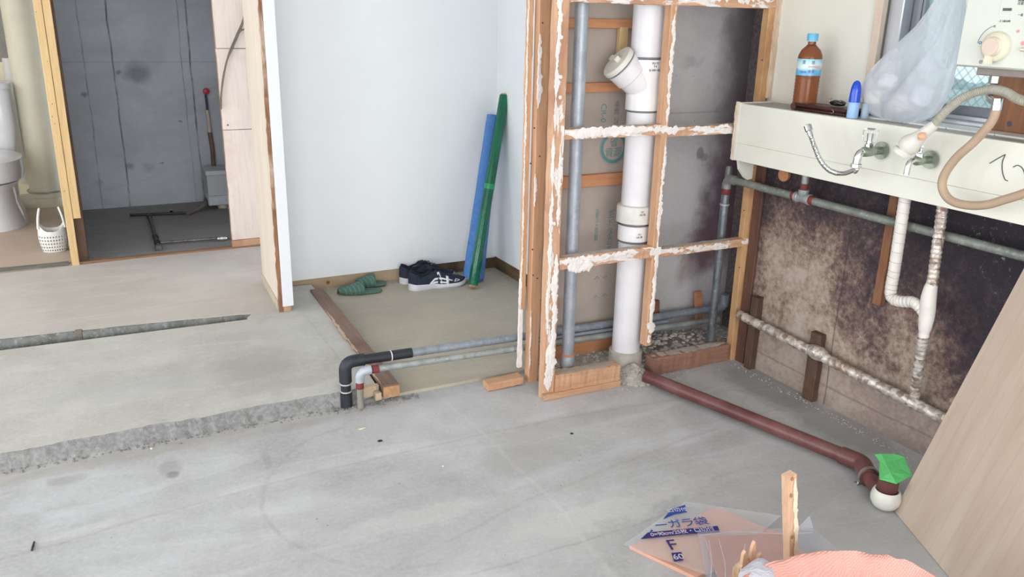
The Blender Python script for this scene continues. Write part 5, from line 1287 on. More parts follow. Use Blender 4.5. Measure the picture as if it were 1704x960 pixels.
bm = bmesh.new(); c0, c1 = hpt(1668.5, 18), hpt(1684, 13.5); box(bm, (HX-.0015, c1.y, c0.z), (HX, c0.y, c1.z), .0003); obj('indicator_window', bm, flat('dark_green_window', S(44, 56, 46), .3), hw)
bm = bmesh.new(); cA, cB = hpt(1664, 25), hpt(1690, -30); y_a, y_b = cA.y, cB.y
for a, b in (((y_a, cA.z), (y_a+.0012, cB.z)),): box(bm, (HX-.001, a[0], a[1]), (HX, b[0], b[1]))
box(bm, (HX-.001, y_b, cA.z-.0012), (HX, y_a, cA.z)); obj('panel_outline', bm, flat('light_line', S(222, 226, 220), .3), hw)
text('printed_label', 'ゴコ着火時', hpt(1671.5, 35.5), Yr, Zu, .0062, m_ink, hw)
text('printed_label', '炎', hpt(1655, 44), Yr, Zu, .0065, flat('purple_grey_ink', S(104, 98, 118), .6), hw)
text('printed_label', 'ー着', hpt(1698, 25), Yr, Zu, .007, m_ink, hw)
text('printed_label', '高温\n注意', hpt(1699, 3), Yr, Zu, .008, m_ink, hw)
m_bluei = flat('blue_mark', S(70, 112, 168), .5); m_redi = flat('red_mark', S(214, 150, 156), .5)
oc = hpt(1631, 71); obj('blue_ring_mark', TB([oc+V((0, .0032*math.cos(2*PI*k/18), .0032*math.sin(2*PI*k/18))) for k in range(19)], .0009, 6), m_bluei, hw, True)
obj('blue_arc_mark', TB([V((HX-.0006, dy+rD*1.42*math.cos(a), dz+rD*1.42*math.sin(a))) for a in [math.radians(8+62*k/16) for k in range(17)]], .0007, 6), flat('slate_mark', S(106, 122, 150), .5), hw, True)
obj('flame_mark', LT([(0, 0), (.005, .0002), (.005, .0008), (0, .001)], hpt(1632, 103), (-1, 0, 0), 10), flat('grey_mark', S(156, 152, 146), .5), hw, True)
obj('red_mark_dot', LT([(0, 0), (.005, .0002), (.005, .0008), (0, .001)], hpt(1702, 72), (-1, 0, 0), 10), m_redi, hw, True)
obj('red_mark_dot', LT([(0, 0), (.0035, .0002), (.0035, .0008), (0, .001)], hpt(1694, 52), (-1, 0, 0), 10), m_redi, hw, True)
bm = bmesh.new(); cK = hpt(1704, 83); box(bm, (HX-.012, cK.y-.03, cK.z-.004), (HX, cK.y+.006, cK.z+.006), .003); obj('side_lever', bm, flat('lever_cream', S(212, 208, 188), .4), hw, True)
# outlet below, corrugated hose with shower head, and brown rubber hose
oy, oz = ax(1659, 118, 2.15).y, hz0
ou = empty('heater_outlet', (2.15, oy, oz-.02), 'chrome and dark pipe fittings under the gas heater, feeding both hoses', 'pipe fitting')
obj('dark_union', LT([(.010, .004), (.014, .002), (.014, -.014), (.011, -.016), (.011, -.022)], (2.15, oy, oz), (0, 0, 1), 6), galv('dark_union', S(86, 92, 98), S(120, 124, 128), 0, .7), ou, False)
obj('chrome_nut', LT([(.011, -.018), (.0155, -.020), (.0155, -.038), (.010, -.041), (.010, -.05)], (2.15, oy, oz), (0, 0, 1), 6), m_chrome, ou, False)
XH = 2.09
sh = empty('shower_hose', ax(1540, 225, XH), 'grey ribbed hose with a pale shower head resting against the ledge front', 'shower')
cv = catmull([ax(x, y, XH+dx_) for x, y, dx_ in ((1548, 215, 0), (1560, 200, .0), (1578, 181, .0), (1600, 164, .0), (1622, 154, .01), (1648, 149, .02), (1672, 153, .02), (1692, 164, .02), (1712, 168, .02), (1740, 158, .03))]+[V((2.15, hy0-.33, hz0-.055)), V((2.165, hy0-.325, hz0-.02)), V((2.165, hy0-.32, hz0+.01))], 40)
n_ = len(cv)
obj('ribbed_hose', TB(cv, lambda t: .0110+.0014*math.sin(t*n_*1.5), 14), flat('hose_grey', S(168, 166, 154), .5, var=.04), sh, True)
ha, hb = ax(1512, 242, XH), ax(1552, 210, XH); hd = (ha-hb).normalized()
Lh = (ha-hb).length
m_head = flat('shower_head_white', S(206, 205, 198), .4, var=.02)
obj('handle', LT([(.0125, -.012), (.014, 0), (.0165, Lh*.35), (.021, Lh*.65), (.0285, Lh*.86), (.030, Lh*1.0), (.026, Lh*1.12), (.010, Lh*1.17)], hb, hd, 32), m_head, sh, True)
fn = (hd*.62+V((-.35, .0, -.62))).normalized()
obj('spray_face', LT([(.026, -.006), (.030, .0), (.028, .009), (.024, .010), (.022, .008), (0, .009)], ha+hd*.012+fn*.014, fn, 30), m_head, sh, True)
obj('spray_plate', LT([(.0225, .0085), (.0215, .0105), (0, .0115)], ha+hd*.012+fn*.014, fn, 26), m_chrome, sh, True)
cb = ax(1534, 226, XH-.024); obj('orange_button', LT([(.011, -.008), (.0105, .003), (.006, .006), (0, .0065)], cb, (V((-.6, -.3, .72))), 18), flat('peach_button', S(220, 172, 140), .4), sh, True)
XB = 2.11
cv = catmull([ax(x, y, XB) for x, y in ((1660, 170), (1657, 185), (1648, 205), (1622, 235), (1592, 262), (1572, 290), (1568, 312), (1580, 332), (1606, 341), (1640, 341), (1672, 332), (1704, 322), (1745, 305))]+[V((XB+.01, .95, 1.035)), V((XB+.06, .86, 1.085)), V((2.24, .80, 1.088)), V((2.33, .78, 1.088))], 10)
bh = empty('rubber_hose', ax(1572, 300, XB), 'looping beige-brown rubber hose hanging from the heater across the ledge front', 'hose')
obj('hose', TB(cv, .0118, 18), flat('beige_rubber', S(172, 148, 126), .55, var=.05, sc=20), bh, True)
a_ = ax(1657, 185, XB); obj('hose_end_band', LT([(.0125, -.018), (.0138, -.017), (.0138, .012), (.0125, .013)], ax(1659, 175, XB), (ax(1657, 190, XB)-ax(1661, 165, XB)), 20), m_chrome, bh, True)
obj('link_pipe', TB(catmull([V((2.15, oy, oz-.045)), V((2.14, oy, oz-.075)), ax(1660, 172, XB)], 6), .010, 14), m_chrome, ou, True)
# brown mounting board
w0 = ax(1655, 120, 2.355); w1 = ax(1660, 222, 2.355)
o = obj('mounting_board', B((2.338, w0.y-.30, LT0+.006), (2.356, w0.y-.02, 1.95), .002), m_brownboard, base=(2.347, w0.y-.15, LT0+.01)); tag(o, 'brown wooden board behind and below the gas heater, standing on the ledge', 'wooden board')
for k in (0, 1):
    obj('burn_mark', LT([(0, 0), (.008, .0002), (.0075, .0006), (0, .0008)], (2.338, w0.y-.035-.05*k, LT0+.03), (-1, 0, 0), 14), m_ink, o)

# ------------------------------------------------------------------ THINGS ON THE LEDGE
LTZ = LT0+.0012
# tea bottle
bb = az(1336, 190, LTZ); bb = V((2.262, ax(1337, 183, 2.262).y, LTZ))
bo_ = empty('tea_bottle', bb, 'plastic bottle of brown tea with sky-blue cap and pale blue label', 'bottle')
k_ = 1.0; R_ = .041
bprof = [(.0, .002), (.028, .0), (R_*.97, .004), (R_, .012)]
for i in range(9): bprof += [(R_*.965, .018+.011*i), (R_, .0225+.011*i)]
bprof += [(R_*.985, .118), (R_*.985, .168), (R_, .172), (R_*.97, .182), (R_*.78, .200), (R_*.46, .213), (.0135, .219), (.0135, .228)]
M = Mt('brown_tea'); M.set('Base Color', S(158, 98, 64)); M.set('Transmission Weight', .6); M.set('Roughness', .10); M.set('IOR', 1.33); m_tea = M.m
obj('body', LT([(r_, z) for r_, z in bprof], bb, (0, 0, 1), 36), m_tea, bo_, True)
def label_mat():
    M = Mt('bottle_label'); x, y, z = M.sep()
    n = M.noise(30, 4, .6); c = M.ramp(M.math('ADD', M.mr(z, .116, .172), M.math('MULTIPLY', M.math('SUBTRACT', n, .5), .5)), [(.0, S(86, 160, 208)), (.35, S(110, 178, 214)), (.5, S(206, 220, 214)), (.75, S(186, 214, 222)), (1., S(120, 184, 200))])
    rd = M.math('MULTIPLY', M.spot((.0, -.04, .145), (.014, .05, .006), .3, .01, 60), .6); c = M.mix(rd, c, S(206, 130, 138)); M.set('Base Color', c); M.set('Roughness', .3); return M.m
lb = obj('label', LT([(R_*1.0, .1165), (R_*1.012, .117), (R_*1.012, .171), (R_*1.0, .1715)], bb, (0, 0, 1), 40, cap=False), label_mat(), bo_, True)
dv = (V((CAM.x, CAM.y, 0))-V((bb.x, bb.y, 0))).normalized(); rt = V((0, 0, 1)).cross(dv)
m_navyi = flat('label_navy', S(44, 84, 122), .5)
for s, ang, z, sz, mm in (('麦', -.42, .160, .014, m_navyi), ('茶', .30, .159, .014, m_navyi), ('DHA', -.4, .128, .010, m_navyi), ('麦茶', .22, .130, .011, flat('label_plum', S(120, 80, 118), .5)), ('さわやか', .25, .146, .007, flat('label_red', S(200, 90, 104), .5))):
    dn = (dv*math.cos(ang)+rt*math.sin(ang)); text('label_text', s, bb+dn*(R_*1.03)+V((0, 0, z)), V((0, 0, 1)).cross(dn), (0, 0, 1), sz, mm, lb)
obj('neck', LT([(.0135, .219), (.0135, .232), (.016, .233), (.016, .236)], bb, (0, 0, 1), 24), m_clear, bo_, True)
obj('cap', LT([(.0185, .230), (.0185, .252), (.017, .2545), (0, .255)], bb, (0, 0, 1), 30), flat('sky_blue_cap', S(96, 176, 214), .4, var=.02), bo_, True)
# wallet with key case on top
w0_, w1_ = az(1326, 181, LTZ), az(1412, 186, LTZ)
XW = 2.245
ya, yb = ax(1330, 178, XW).y, ax(1413, 187, XW-.02).y
wa = empty('wallet', (XW, (ya+yb)/2, LTZ), 'dark brown leather wallet lying flat beside the tea bottle', 'wallet')
M = Mt('dark_leather'); M.set('Base Color', M.mix(M.noise(12, 4), S(44, 24, 22), S(78, 44, 36))); M.set('Roughness', .35); M.bump(M.noise(90, 3), .3, .002); m_lea = M.m
bm = bmesh.new(); box(bm, (XW-.032, yb+.002, LTZ), (XW+.06, ya-.004, LTZ+.011), .005); box(bm, (XW-.034, yb, LTZ+.0115), (XW+.062, ya, LTZ+.024), .006); obj('leather_cover', bm, m_lea, wa, True)
obj('spine', TB(catmull([(XW-.034, ya-.004, LTZ+.013), (XW+.01, ya+.0, LTZ+.0135), (XW+.06, ya-.004, LTZ+.013)], 6), .012, 14), m_lea, wa, True)
obj('clasp_ring', TB([V((XW-.037, yb+.055+.006*math.cos(a), LTZ+.012+.006*math.sin(a))) for a in [PI*.3+PI*1.5*k/14 for k in range(15)]], .0009, 6), m_steelclip, wa, True)
kc = V((XW+.012, ax(1396, 160, XW+.01).y, LTZ+.025))
ke = empty('key_case', kc, 'small glossy black key fob lying on top of the brown wallet', 'key fob')
m_blk = flat('glossy_black', S(24, 28, 26), .18, var=.1)
bm = bmesh.new(); blob(bm, kc+V((0, .0, .011)), .012, 3, 3, (1.5, 2.6, .85), .25); obj('case', bm, m_blk, ke, True)
obj('ring', TB([kc+V((.0, .030+.008*math.cos(a), .016+.008*math.sin(a))) for a in [2*PI*k/18 for k in range(19)]], .0012, 6), m_steelclip, ke, True)
obj('metal_button', LT([(.006, 0), (.0055, .002), (0, .0025)], kc+V((-.006, -.014, .019)), (-.3, -.2, 1), 12), flat('olive_metal', S(130, 132, 96), .25, .8), ke, True)
# blue capped stick and pale tube behind
gx = 2.215; gc = ax(1419, 187, gx); gc = V((gx, gc.y, LTZ))
gl = empty('glue_bottle', gc, 'small upright blue-capped bottle with pale blue base, between wallet and plastic bag', 'small bottle')
M = Mt('blue_translucent'); M.set('Base Color', S(28, 84, 214)); M.set('Roughness', .12); M.set('Transmission Weight', .25); m_bt = M.m
obj('base', LT([(.0, 0), (.0165, 0), (.018, .003), (.0175, .048), (.0165, .050)], gc, (0, 0, 1), 26), flat('pale_blue_label', S(150, 184, 224), .45, var=.03), gl, True)
obj('cap', LT([(.0172, .050), (.0175, .062), (.0165, .085), (.014, .102), (.010, .112), (.004, .117), (0, .118)], gc, (0, 0, 1), 26), m_bt, gl, True)
g2 = gc+V((.030, -.022, 0))
m_cl2 = film('clear_tube_plastic', S(188, 206, 222), .25, .3, .15)
o = obj('clear_tube', LT([(.0, 0), (.012, 0), (.0125, .002), (.012, .045), (.010, .048), (0, .048)], g2, (0, 0, 1), 20), m_cl2, base=g2, smooth=True); tag(o, 'small pale translucent cup behind the blue-capped bottle, touching the plastic bag', 'cup')
# plastic bag
rows = [(-16, 1572, 1604), (0, 1558, 1605), (22, 1545, 1604), (45, 1527, 1602), (70, 1502, 1599), (95, 1476, 1594), (118, 1455, 1588), (138, 1440, 1584), (158, 1434, 1576), (175, 1433, 1566), (188, 1437, 1551), (196, 1452, 1536), (201, 1470, 1528)]
BX = 2.275
def bag():
    cen = az(1490, 200, LTZ)
    root = empty('plastic_bag', (BX, 1.75, LTZ), 'large translucent white plastic bag slumped on the ledge in front of the window', 'bag')
    bm = bmesh.new(); seg = 56; rr = []
    N = len(rows)
    # interpolate rows
    R2 = []
    for i in range(N-1):
        for k in range(4):
            t = k/4; R2.append(tuple(rows[i][j]*(1-t)+rows[i+1][j]*t for j in range(3)))
    R2.append(rows[-1])
    zb = LTZ+.001
    for idx, (py, xl, xr) in enumerate(R2):
        a = ax(xl, py, BX); b = ax(xr, py, BX); z = max(zb, (a.z+b.z)/2)
        if idx == len(R2)-1: z = zb
        cy = (a.y+b.y)/2; ry = abs(a.y-b.y)/2; f = idx/(len(R2)-1)
        rx = .008+.052*math.sin(PI*min(1, .06+f*.80))**.9
        ring = []
        for k in range(seg):
            t = 2*PI*k/seg; u = z*9
            fold = .16*noise.noise(V((math.cos(t)*2.6, math.sin(t)*2.6+f*1.6, 1.3)))+.08*noise.noise(V((t*4.5, f*3.2, 7)))
            fold2 = .10*noise.noise(V((math.cos(t)*6, math.sin(t)*6, f*9)))
            rdg = abs(noise.noise(V((t*3.1+f*2.2, f*1.1, 4.4))))*.9+abs(noise.noise(V((t*6.5-f*3.5, f*2.0, 8.8))))*.45
            q = 1+(fold+fold2)*.9-rdg*.8
            e = .85
            x = BX+rx*q*1.0*math.copysign(abs(math.cos(t))**e, math.cos(t)); y = cy+ry*(1+.14*(fold+fold2)-.06*rdg)*math.copysign(abs(math.sin(t))**e, math.sin(t))
            ring.append(bm.verts.new((min(x, 2.35), y, z)))
        rr.append(ring)
    for a, b in zip(rr, rr[1:]):
        for k in range(seg): bm.faces.new((a[k], a[(k+1) % seg], b[(k+1) % seg], b[k]))
    bm.faces.new(rr[-1])
    obj('bag_film', bm, film('bag_film', S(240, 242, 248), .36, .60, .2, 1., 16), root, True, sharp=math.radians(80))
    m_in = flat('pale_contents', S(224, 222, 214), .8, var=.03)
    for i, (px, py, r_, c) in enumerate(((1452, 165, .034, S(226, 222, 208)), (1500, 172, .038, S(212, 210, 204)), (1535, 160, .036, S(214, 220, 232)), (1478, 135, .030, S(220, 222, 228)), (1545, 110, .034, S(216, 222, 232)))):
        c_ = ax(px, py, BX+.0); bm = bmesh.new(); blob(bm, (BX, c_.y, max(c_.z, LTZ+r_*.75)), r_*.88, i+20, 3, (.8, 1.1, .9), .5)
        o = obj('crumpled_waste', bm, flat('waste_%d' % i, c, .8, var=.03), base=(BX, c_.y, LTZ), smooth=True)
        tag(o, 'pale crumpled wrapping inside the translucent bag, ' + ['at its lower left corner', 'at the bottom middle', 'low on the heater side', 'just above the lower left lump', 'high on the heater side'][i], 'crumpled wrapping', 'waste inside the plastic bag')
bag()

# ------------------------------------------------------------------ PIPES ON THE MOULDY WALL
XP = 2.305
ph = empty('gas_pipe', (XP, 1.9, .75), 'greenish grey pipe running level under the cream ledge, with a tee', 'pipe')
XF = XP; XP = 2.262
zP = ax(1225, 300, XP).z-.002
yR = 2.505
obj('pipe_run', TB(lin((XP, yR-.02, zP), (XP, .55, zP-.006), 20), .0145, 18), m_galvg, ph, True)
teey = ax(1336, 330, XP).y
obj('tee', LT([(.015, -.035), (.019, -.033), (.019, -.020), (.0165, -.018), (.0165, .018), (.019, .020), (.019, .033), (.015, .035)], (XP, teey, zP), (0, 1, 0), 20), galv('tee_grey', S(136, 140, 140), S(168, 172, 172), .1, .3), ph, True)
obj('tee_neck', LT([(.0145, .0), (.0165, .012), (.019, .020), (.019, .030), (.015, .031)], (XP, teey, zP), (0, 0, 1), 18), m_galvw, ph, True)
obj('tee_riser', LT([(.0125, .03), (.0125, LB-zP-.001)], (XP, teey, zP), (0, 0, 1), 16), m_galvw, ph, True)
obj('rusty_joint', LT([(.0135, .031), (.0142, .033), (.0142, .050), (.0135, .052)], (XP, teey, zP), (0, 0, 1), 16), m_rust, ph, True)
obj('rusty_joint', LT([(.0150, .034), (.0162, .036), (.0162, .048), (.0150, .050)], (XP, teey, zP), (0, 1, 0), 16), m_rust, ph, True)
obj('rusty_joint', LT([(.0150, .034), (.0165, .036), (.0165, .052), (.0150, .054)], (XP, teey, zP), (0, -1, 0), 16), m_rust, ph, True)
# riser at the frame with elbow
yR = 2.505; XR = 2.272
vr = empty('gas_riser_pipe', (XR, yR, .1), 'dark shiny steel pipe standing behind the frame, turning under the ledge', 'pipe')
zR = ax(1215, 300, XR).z
obj('riser', LT([(.0165, .05), (.0165, zP-.03)], (XR-.01, yR, 0), (0, 0, 1), 18), galv('dark_shiny_steel', S(96, 104, 112), S(136, 144, 150), .1, .6, .3), vr, True)
obj('elbow', TB(bend((XR-.01, yR, zP-.04), (XR-.01, yR, zP), (XP, yR-.045, zP), .03, 10), .0185, 20), galv('elbow_grey', S(116, 118, 118), S(150, 152, 152), .25, .3), vr, True)
obj('red_joint', LT([(.0175, -.012), (.0182, -.010), (.0182, .010), (.0175, .012)], (XR-.01, yR, zP-.052), (0, 0, 1), 18), m_rust, vr, True)
obj('socket', LT([(.0175, -.004), (.020, -.003), (.020, .004), (.0175, .005)], (XR-.01, yR, zP-.105), (0, 0, 1), 18), m_galvw, vr, True)
o = obj('back_riser_pipe', LT([(.0135, .05), (.0135, zP+.03), (.010, zP+.04)], (XR+.035, yR+.045, 0), (0, 0, 1), 14), m_galvg, base=(XR+.035, yR+.045, .05), smooth=True); tag(o, 'duller second pipe standing just behind the shiny riser, by the right stud', 'pipe')
# foil wrapped pipe along the wall foot
XP = XF
A_, Z_ = ax(1236, 526, XP), ax(1558, 690, XP)
fo = empty('foil_wrapped_pipe', (XP, 1.9, .2), 'foil-wrapped hot water pipe running low along the mouldy wall', 'pipe')
def crinkle(r, sd, f=14):
    return lambda t: r*(1+.07*math.sin(t*f*6.28)+.10*noise.noise(V((t*f*2.3, sd, 0))))
dF = (Z_-A_).normalized()
pathF = lin(A_-dF*.02, Z_+dF*.9, 220)
obj('foil_wrap', TB(pathF, crinkle(.0185, 3, 60), 18), m_foil, fo, True)
sd_ = ax(1362, 588, XP); obj('foil_lump', TB(lin(sd_-dF*.04, sd_+dF*.03, 10), lambda t: .020+.008*math.sin(PI*t), 18), m_foil, fo, True)
# wrap ridges
# white taped drain with branch
wd_ = empty('taped_drain', (XP, 1.6, .4), 'white tape-wrapped drain hose dropping from the ledge and joining an upright pipe', 'pipe')
XD = 2.226
tpz = LB
P1 = [V((XD, ax(1506, 330, XD).y, LB-.001))]+[ax(x, y, XD) for x, y in ((1500, 370), (1494, 410), (1488, 450), (1483, 478), (1483, 492), (1491, 500), (1505, 502), (1520, 503), (1532, 512), (1540, 524))]
cv = catmull(P1, 10)
obj('taped_hose', TB(cv, lambda t: .0180+.0006*math.sin(t*190), 20), m_tape, wd_, True)
YV = ax(1541, 520, XD).y
xt_ = lambda py, px: ax(px, py, XD)
tpt = [ax(x, y, XD) for x, y in ((1548, 478), (1546, 492), (1543, 530), (1537, 556))]
obj('taped_joint', TB(catmull([ax(1551, 472, XD), ax(1548, 482, XD), ax(1545, 498, XD), ax(1543, 520, XD), ax(1540, 540, XD), ax(1537, 560, XD)], 8), lambda t: .0155+.0075*math.sin(PI*min(1, t*1.1))**.6, 22), m_tape, wd_, True)
for i in range(24):
    t = .03+.94*i/24; k = int(t*(len(cv)-2)); c = cv[k]; dd_ = (cv[k+1]-cv[k]).normalized(); dd_ = (dd_+V((0, .12, .1))).normalized()
    bm = bmesh.new(); lathe(bm, [(.0183, -.0005), (.0189, 0), (.0183, .0005)], c, dd_, 20, cap=False); obj('tape_edge', bm, m_tapeline, wd_, True)
fv = empty('foil_wrapped_riser', (XD, YV, .3), 'crinkled foil-wrapped upright pipe from the ledge down to the low pipe', 'pipe')
top_ = ax(1567, 352, XD); top_ = V((XD, top_.y, LB-.001))
obj('upper_wrap', TB(lin(top_, ax(1551, 474, XD), 60), crinkle(.0158, 9, 16), 16), m_foil, fv, True)
lw = ax(1522, 662, XP)
obj('lower_wrap', TB(lin(ax(1537, 556, XD), V((XP-.002, lw.y, lw.z)), 60), crinkle(.0160, 12, 16), 16), m_foil, fv, True)
# timbers on the wall
def wall_timber(label, x, pts, w, t, mat, seed):
    a = ax(pts[0], pts[1], x); b = ax(pts[2], pts[3], x); a.y = b.y = (a.y+b.y)/2
    return a, b
yv = ax(1490, 420, 2.335).y
o = obj('wall_post', T((2.333, yv+.03, ax(1480, 512, 2.335).z), (2.333, yv+.03, LB), .032, .026, (1, 0, 0), n=12, seed=21), m_brownw, base=(2.333, yv+.03, .48)); tag(o, 'brown timber upright on the mouldy wall, half hidden by the taped white drain', 'wall timber')
yv = ax(1356, 600, 2.335).y
zt_ = ax(1374, 557, 2.33).z
o = obj('wall_post', T((2.334, yv, 0.0), (2.334, yv, ax(1374, 560, 2.33).z), .05, .028, (1, 0, 0), n=10, seed=22, rough=.003), m_dark, base=(2.334, yv, 0)); tag(o, 'short dark upright block behind the foil pipe at its lump, foot on the floor', 'wall timber')
yv = ax(1243, 550, 2.335).y
yv = 2.345
o = obj('wall_post', T((2.333, yv-.008, 0.0), (2.333, yv-.008, ax(1252, 490, 2.333).z), .036, .032, (1, 0, 0), n=10, seed=23, rough=.003), m_dark, base=(2.333, yv, 0)); tag(o, 'short dark upright block at the corner, where the foil pipe starts by the stud', 'wall timber')
c = ax(1302, 291, 2.33); bm = bmesh.new(); blob(bm, c, .026, 6, 2, (.6, 1.2, .9), .2)
o = obj('round_wood_block', LT([(.0, -.02), (.024, -.018), (.026, -.004), (.022, .0), (0, .002)], c+V((.0, 0, 0)), (-1, 0, 0), 18), m_batten, base=c, smooth=True); bm.free(); tag(o, 'round orange wooden block on the wall just under the cream ledge', 'wood block')

# ------------------------------------------------------------------ BROWN FLOOR PIPE
b0 = az(1078, 625, .045); b1 = az(1432, 766, .045)
db = (b1-b0).normalized()
bp = empty('brown_floor_pipe', (b0+b1)/2*1.0, 'dark brown vinyl pipe lying on the floor from the frame towards the plywood', 'pipe')
bp.location = ((b0.x+b1.x)/2, (b0.y+b1.y)/2, 0)
rb = .024
bb0 = V((b0.x, b0.y, rb+.012)); bb1 = V((b1.x, b1.y, rb+.012))
bb0 = az(1078, 627, rb+.012); bb1 = az(1428, 768, rb+.012)
db = (bb1-bb0).normalized()
obj('pipe_run', TB(lin(bb0-db*.01, bb1, 30), rb, 26), m_brownp, bp, True)
e1 = az(1450, 795, .04); e2 = az(1462, 812, .04)
obj('elbow', TB(bend(bb1-db*.055, bb1+db*.012, az(1447, 797, rb+.014), .02, 10), .0285, 26), m_brownp, bp, True)
obj('short_pipe', TB(lin(az(1440, 785, rb+.014), az(1468, 824, rb+.016), 6), rb*.96, 24), m_brownp, bp, True)
cl = az(1446, 793, rb+.014); dcl = (az(1465, 818, rb+.014)-az(1440, 785, rb+.014)).normalized()
_, s_, u_ = frame_of(dcl)
arc = [cl+s_*(.0285*math.cos(a))+u_*(.0285*math.sin(a)) for a in [math.radians(-40+245*k/24) for k in range(25)]]
cw = empty('pipe_clip', V((cl.x, cl.y, .0)), 'galvanised clip strapped over the brown floor pipe near the white trap', 'pipe clip')
bm = bmesh.new()
for i, c in enumerate(arc):
    pass
rowsA = []
for k in range(25):
    a = math.radians(-40+245*k/24); rowsA.append([bm.verts.new(cl+dcl*w+s_*(rr*math.cos(a))+u_*(rr*math.sin(a))) for w, rr in ((-.006, .0292), (.006, .0292), (.006, .0325), (-.006, .0325))])
for a, b in zip(rowsA, rowsA[1:]):
    for k in range(4): bm.faces.new((a[k], a[(k+1) % 4], b[(k+1) % 4], b[k]))
bm.faces.new(rowsA[0]); bm.faces.new(rowsA[-1][::-1]); obj('strap', bm, m_steelclip, cw, True)
ft = cl-s_*.030+u_*(-.012) if s_.y > 0 else cl+s_*.03-u_*.012
ft = az(1430, 799, .01)
bm = bmesh.new(); box(bm, (ft.x-.016, ft.y-.008, .0), (ft.x+.012, ft.y+.008, .004), .001); obj('foot', bm, m_steelclip, cw)
obj('bolt', LT([(.005, .003), (.005, .012), (.003, .0135)], (ft.x-.004, ft.y, 0), (0, 0, 1), 6), m_chrome, cw)
tc_ = az(1474, 828, .034)
tr_b = empty('drain_trap', (tc_.x, tc_.y, 0), 'white spherical drain trap on the floor with a brown neck, beside the plywood', 'drain trap')
Rt = .042
obj('trap_bowl', LT([(.0, .0), (.022, .0015), (.034, .010), (.0415, .024), (.043, .038), (.040, .052), (.036, .060), (.0335, .062), (.031, .060), (.030, .05)], (tc_.x, tc_.y, 0), (0, 0, 1), 36, cap=False), flat('white_ceramic_dusty', S(214, 214, 208), .35, var=.04, sc=20), tr_b, True)
obj('neck', LT([(.029, .03), (.029, .096), (.026, .097)], (tc_.x+.004, tc_.y+.004, 0), (0, 0, 1), 28), m_brownp, tr_b, True)
# green tape over the neck
tz = .108
def g_(px, py, z): return az(px, py, z)
ga = [g_(1455, 756, tz+.002), g_(1466, 755, tz+.012), g_(1488, 755, tz+.014), g_(1505, 760, tz+.010), g_(1511, 775, tz+.004), g_(1518, 791, tz-.006), g_(1506, 797, tz-.006), g_(1492, 805, tz-.006), g_(1463, 797, tz-.005), g_(1464, 768, tz+.003)]
cen = V((tc_.x+.004, tc_.y+.004, tz+.001))
bm = bmesh.new(); n = 10; c_ = bm.verts.new(cen+V((0, 0, .006))); mids = []; outs = []
for i, p in enumerate(ga):
    mids.append(bm.verts.new(cen.lerp(p, .62)+V((0, 0, .003*(i % 2))))); outs.append(bm.verts.new(p))
for i in range(n):
    j = (i+1) % n; bm.faces.new((c_, mids[i], mids[j])); bm.faces.new((mids[i], outs[i], outs[j], mids[j]))
gt_ = obj('green_tape', bm, film('green_tape', S(128, 236, 152), .10, .35, .35, .4, 60), base=cen); md = gt_.modifiers.new('t', 'SOLIDIFY'); md.thickness = .0012
tag(gt_, 'bright green masking tape folded over the neck of the white trap', 'tape')

# ------------------------------------------------------------------ PLYWOOD leaning on the ledge
pb0 = az(1491, 851, 0); pb1 = az(1580, 958, 0); e = (pb1-pb0).normalized(); nn = V((-e.y, e.x, 0))
if nn.x < 0: nn = -nn
up = (nn*.2246+V((0, 0, .7395))).normalized()
Ls = .7725/.7395*.848; e2 = e
bm = bmesh.new(); nrm = e.cross(up).normalized()
if nrm.x < 0: nrm = -nrm
th = .0055
pts = [pb0, pb0+up*Ls, pb0+up*Ls+e*.92, pb0+e*.92]
# keep the lower edge on the floor, back face touches the ledge front
prism(bm, [p-nrm*.0005 for p in pts], -nrm, th)
ply = obj('plywood_sheet', bm, None or m_ply, base=pb0); tag(ply, 'pale beige plywood sheet leaning up under the front edge of the cream ledge', 'plywood sheet')
def plymat():
    M = Mt('plywood_face'); 
    n = M.n.new('ShaderNodeVectorMath'); n.operation = 'DOT_PRODUCT'; M.l.new(M.co, n.inputs[0]); n.inputs[1].default_value = tuple(e)
    n2 = M.n.new('ShaderNodeVectorMath'); n2.operation = 'DOT_PRODUCT'; M.l.new(M.co, n2.inputs[0]); n2.inputs[1].default_value = tuple(up)
    cx = M.n.new('ShaderNodeCombineXYZ'); M.l.new(n.outputs['Value'], cx.inputs[0]); M.l.new(n2.outputs['Value'], cx.inputs[1])
    a = M.noise(3.0, 5, .55, 1.3, src=M.map((2.6, .5, 1), src=cx.outputs[0])); b = M.noise(40, 4, .6, src=M.map((3, .12, 1), src=cx.outputs[0]))
    w = M.wave(2.2, 5, 3, 1.2, 'X', src=M.map((3.2, .5, 1), src=cx.outputs[0]))
    c = M.mix(M.ramp(a, [(.34, 0.), (.66, 1.)]), S(184, 166, 150), S(200, 184, 168))
    c = M.mix(M.math('MULTIPLY', M.ramp(w, [(.88, 0.), (1., 1.)]), .22), c, S(166, 148, 134)); c = M.mix(M.math('MULTIPLY', b, .22), c, S(164, 146, 132))
    M.set('Base Color', c); M.set('Roughness', .55); return M.m
ply.data.materials.clear(); ply.data.materials.append(plymat())

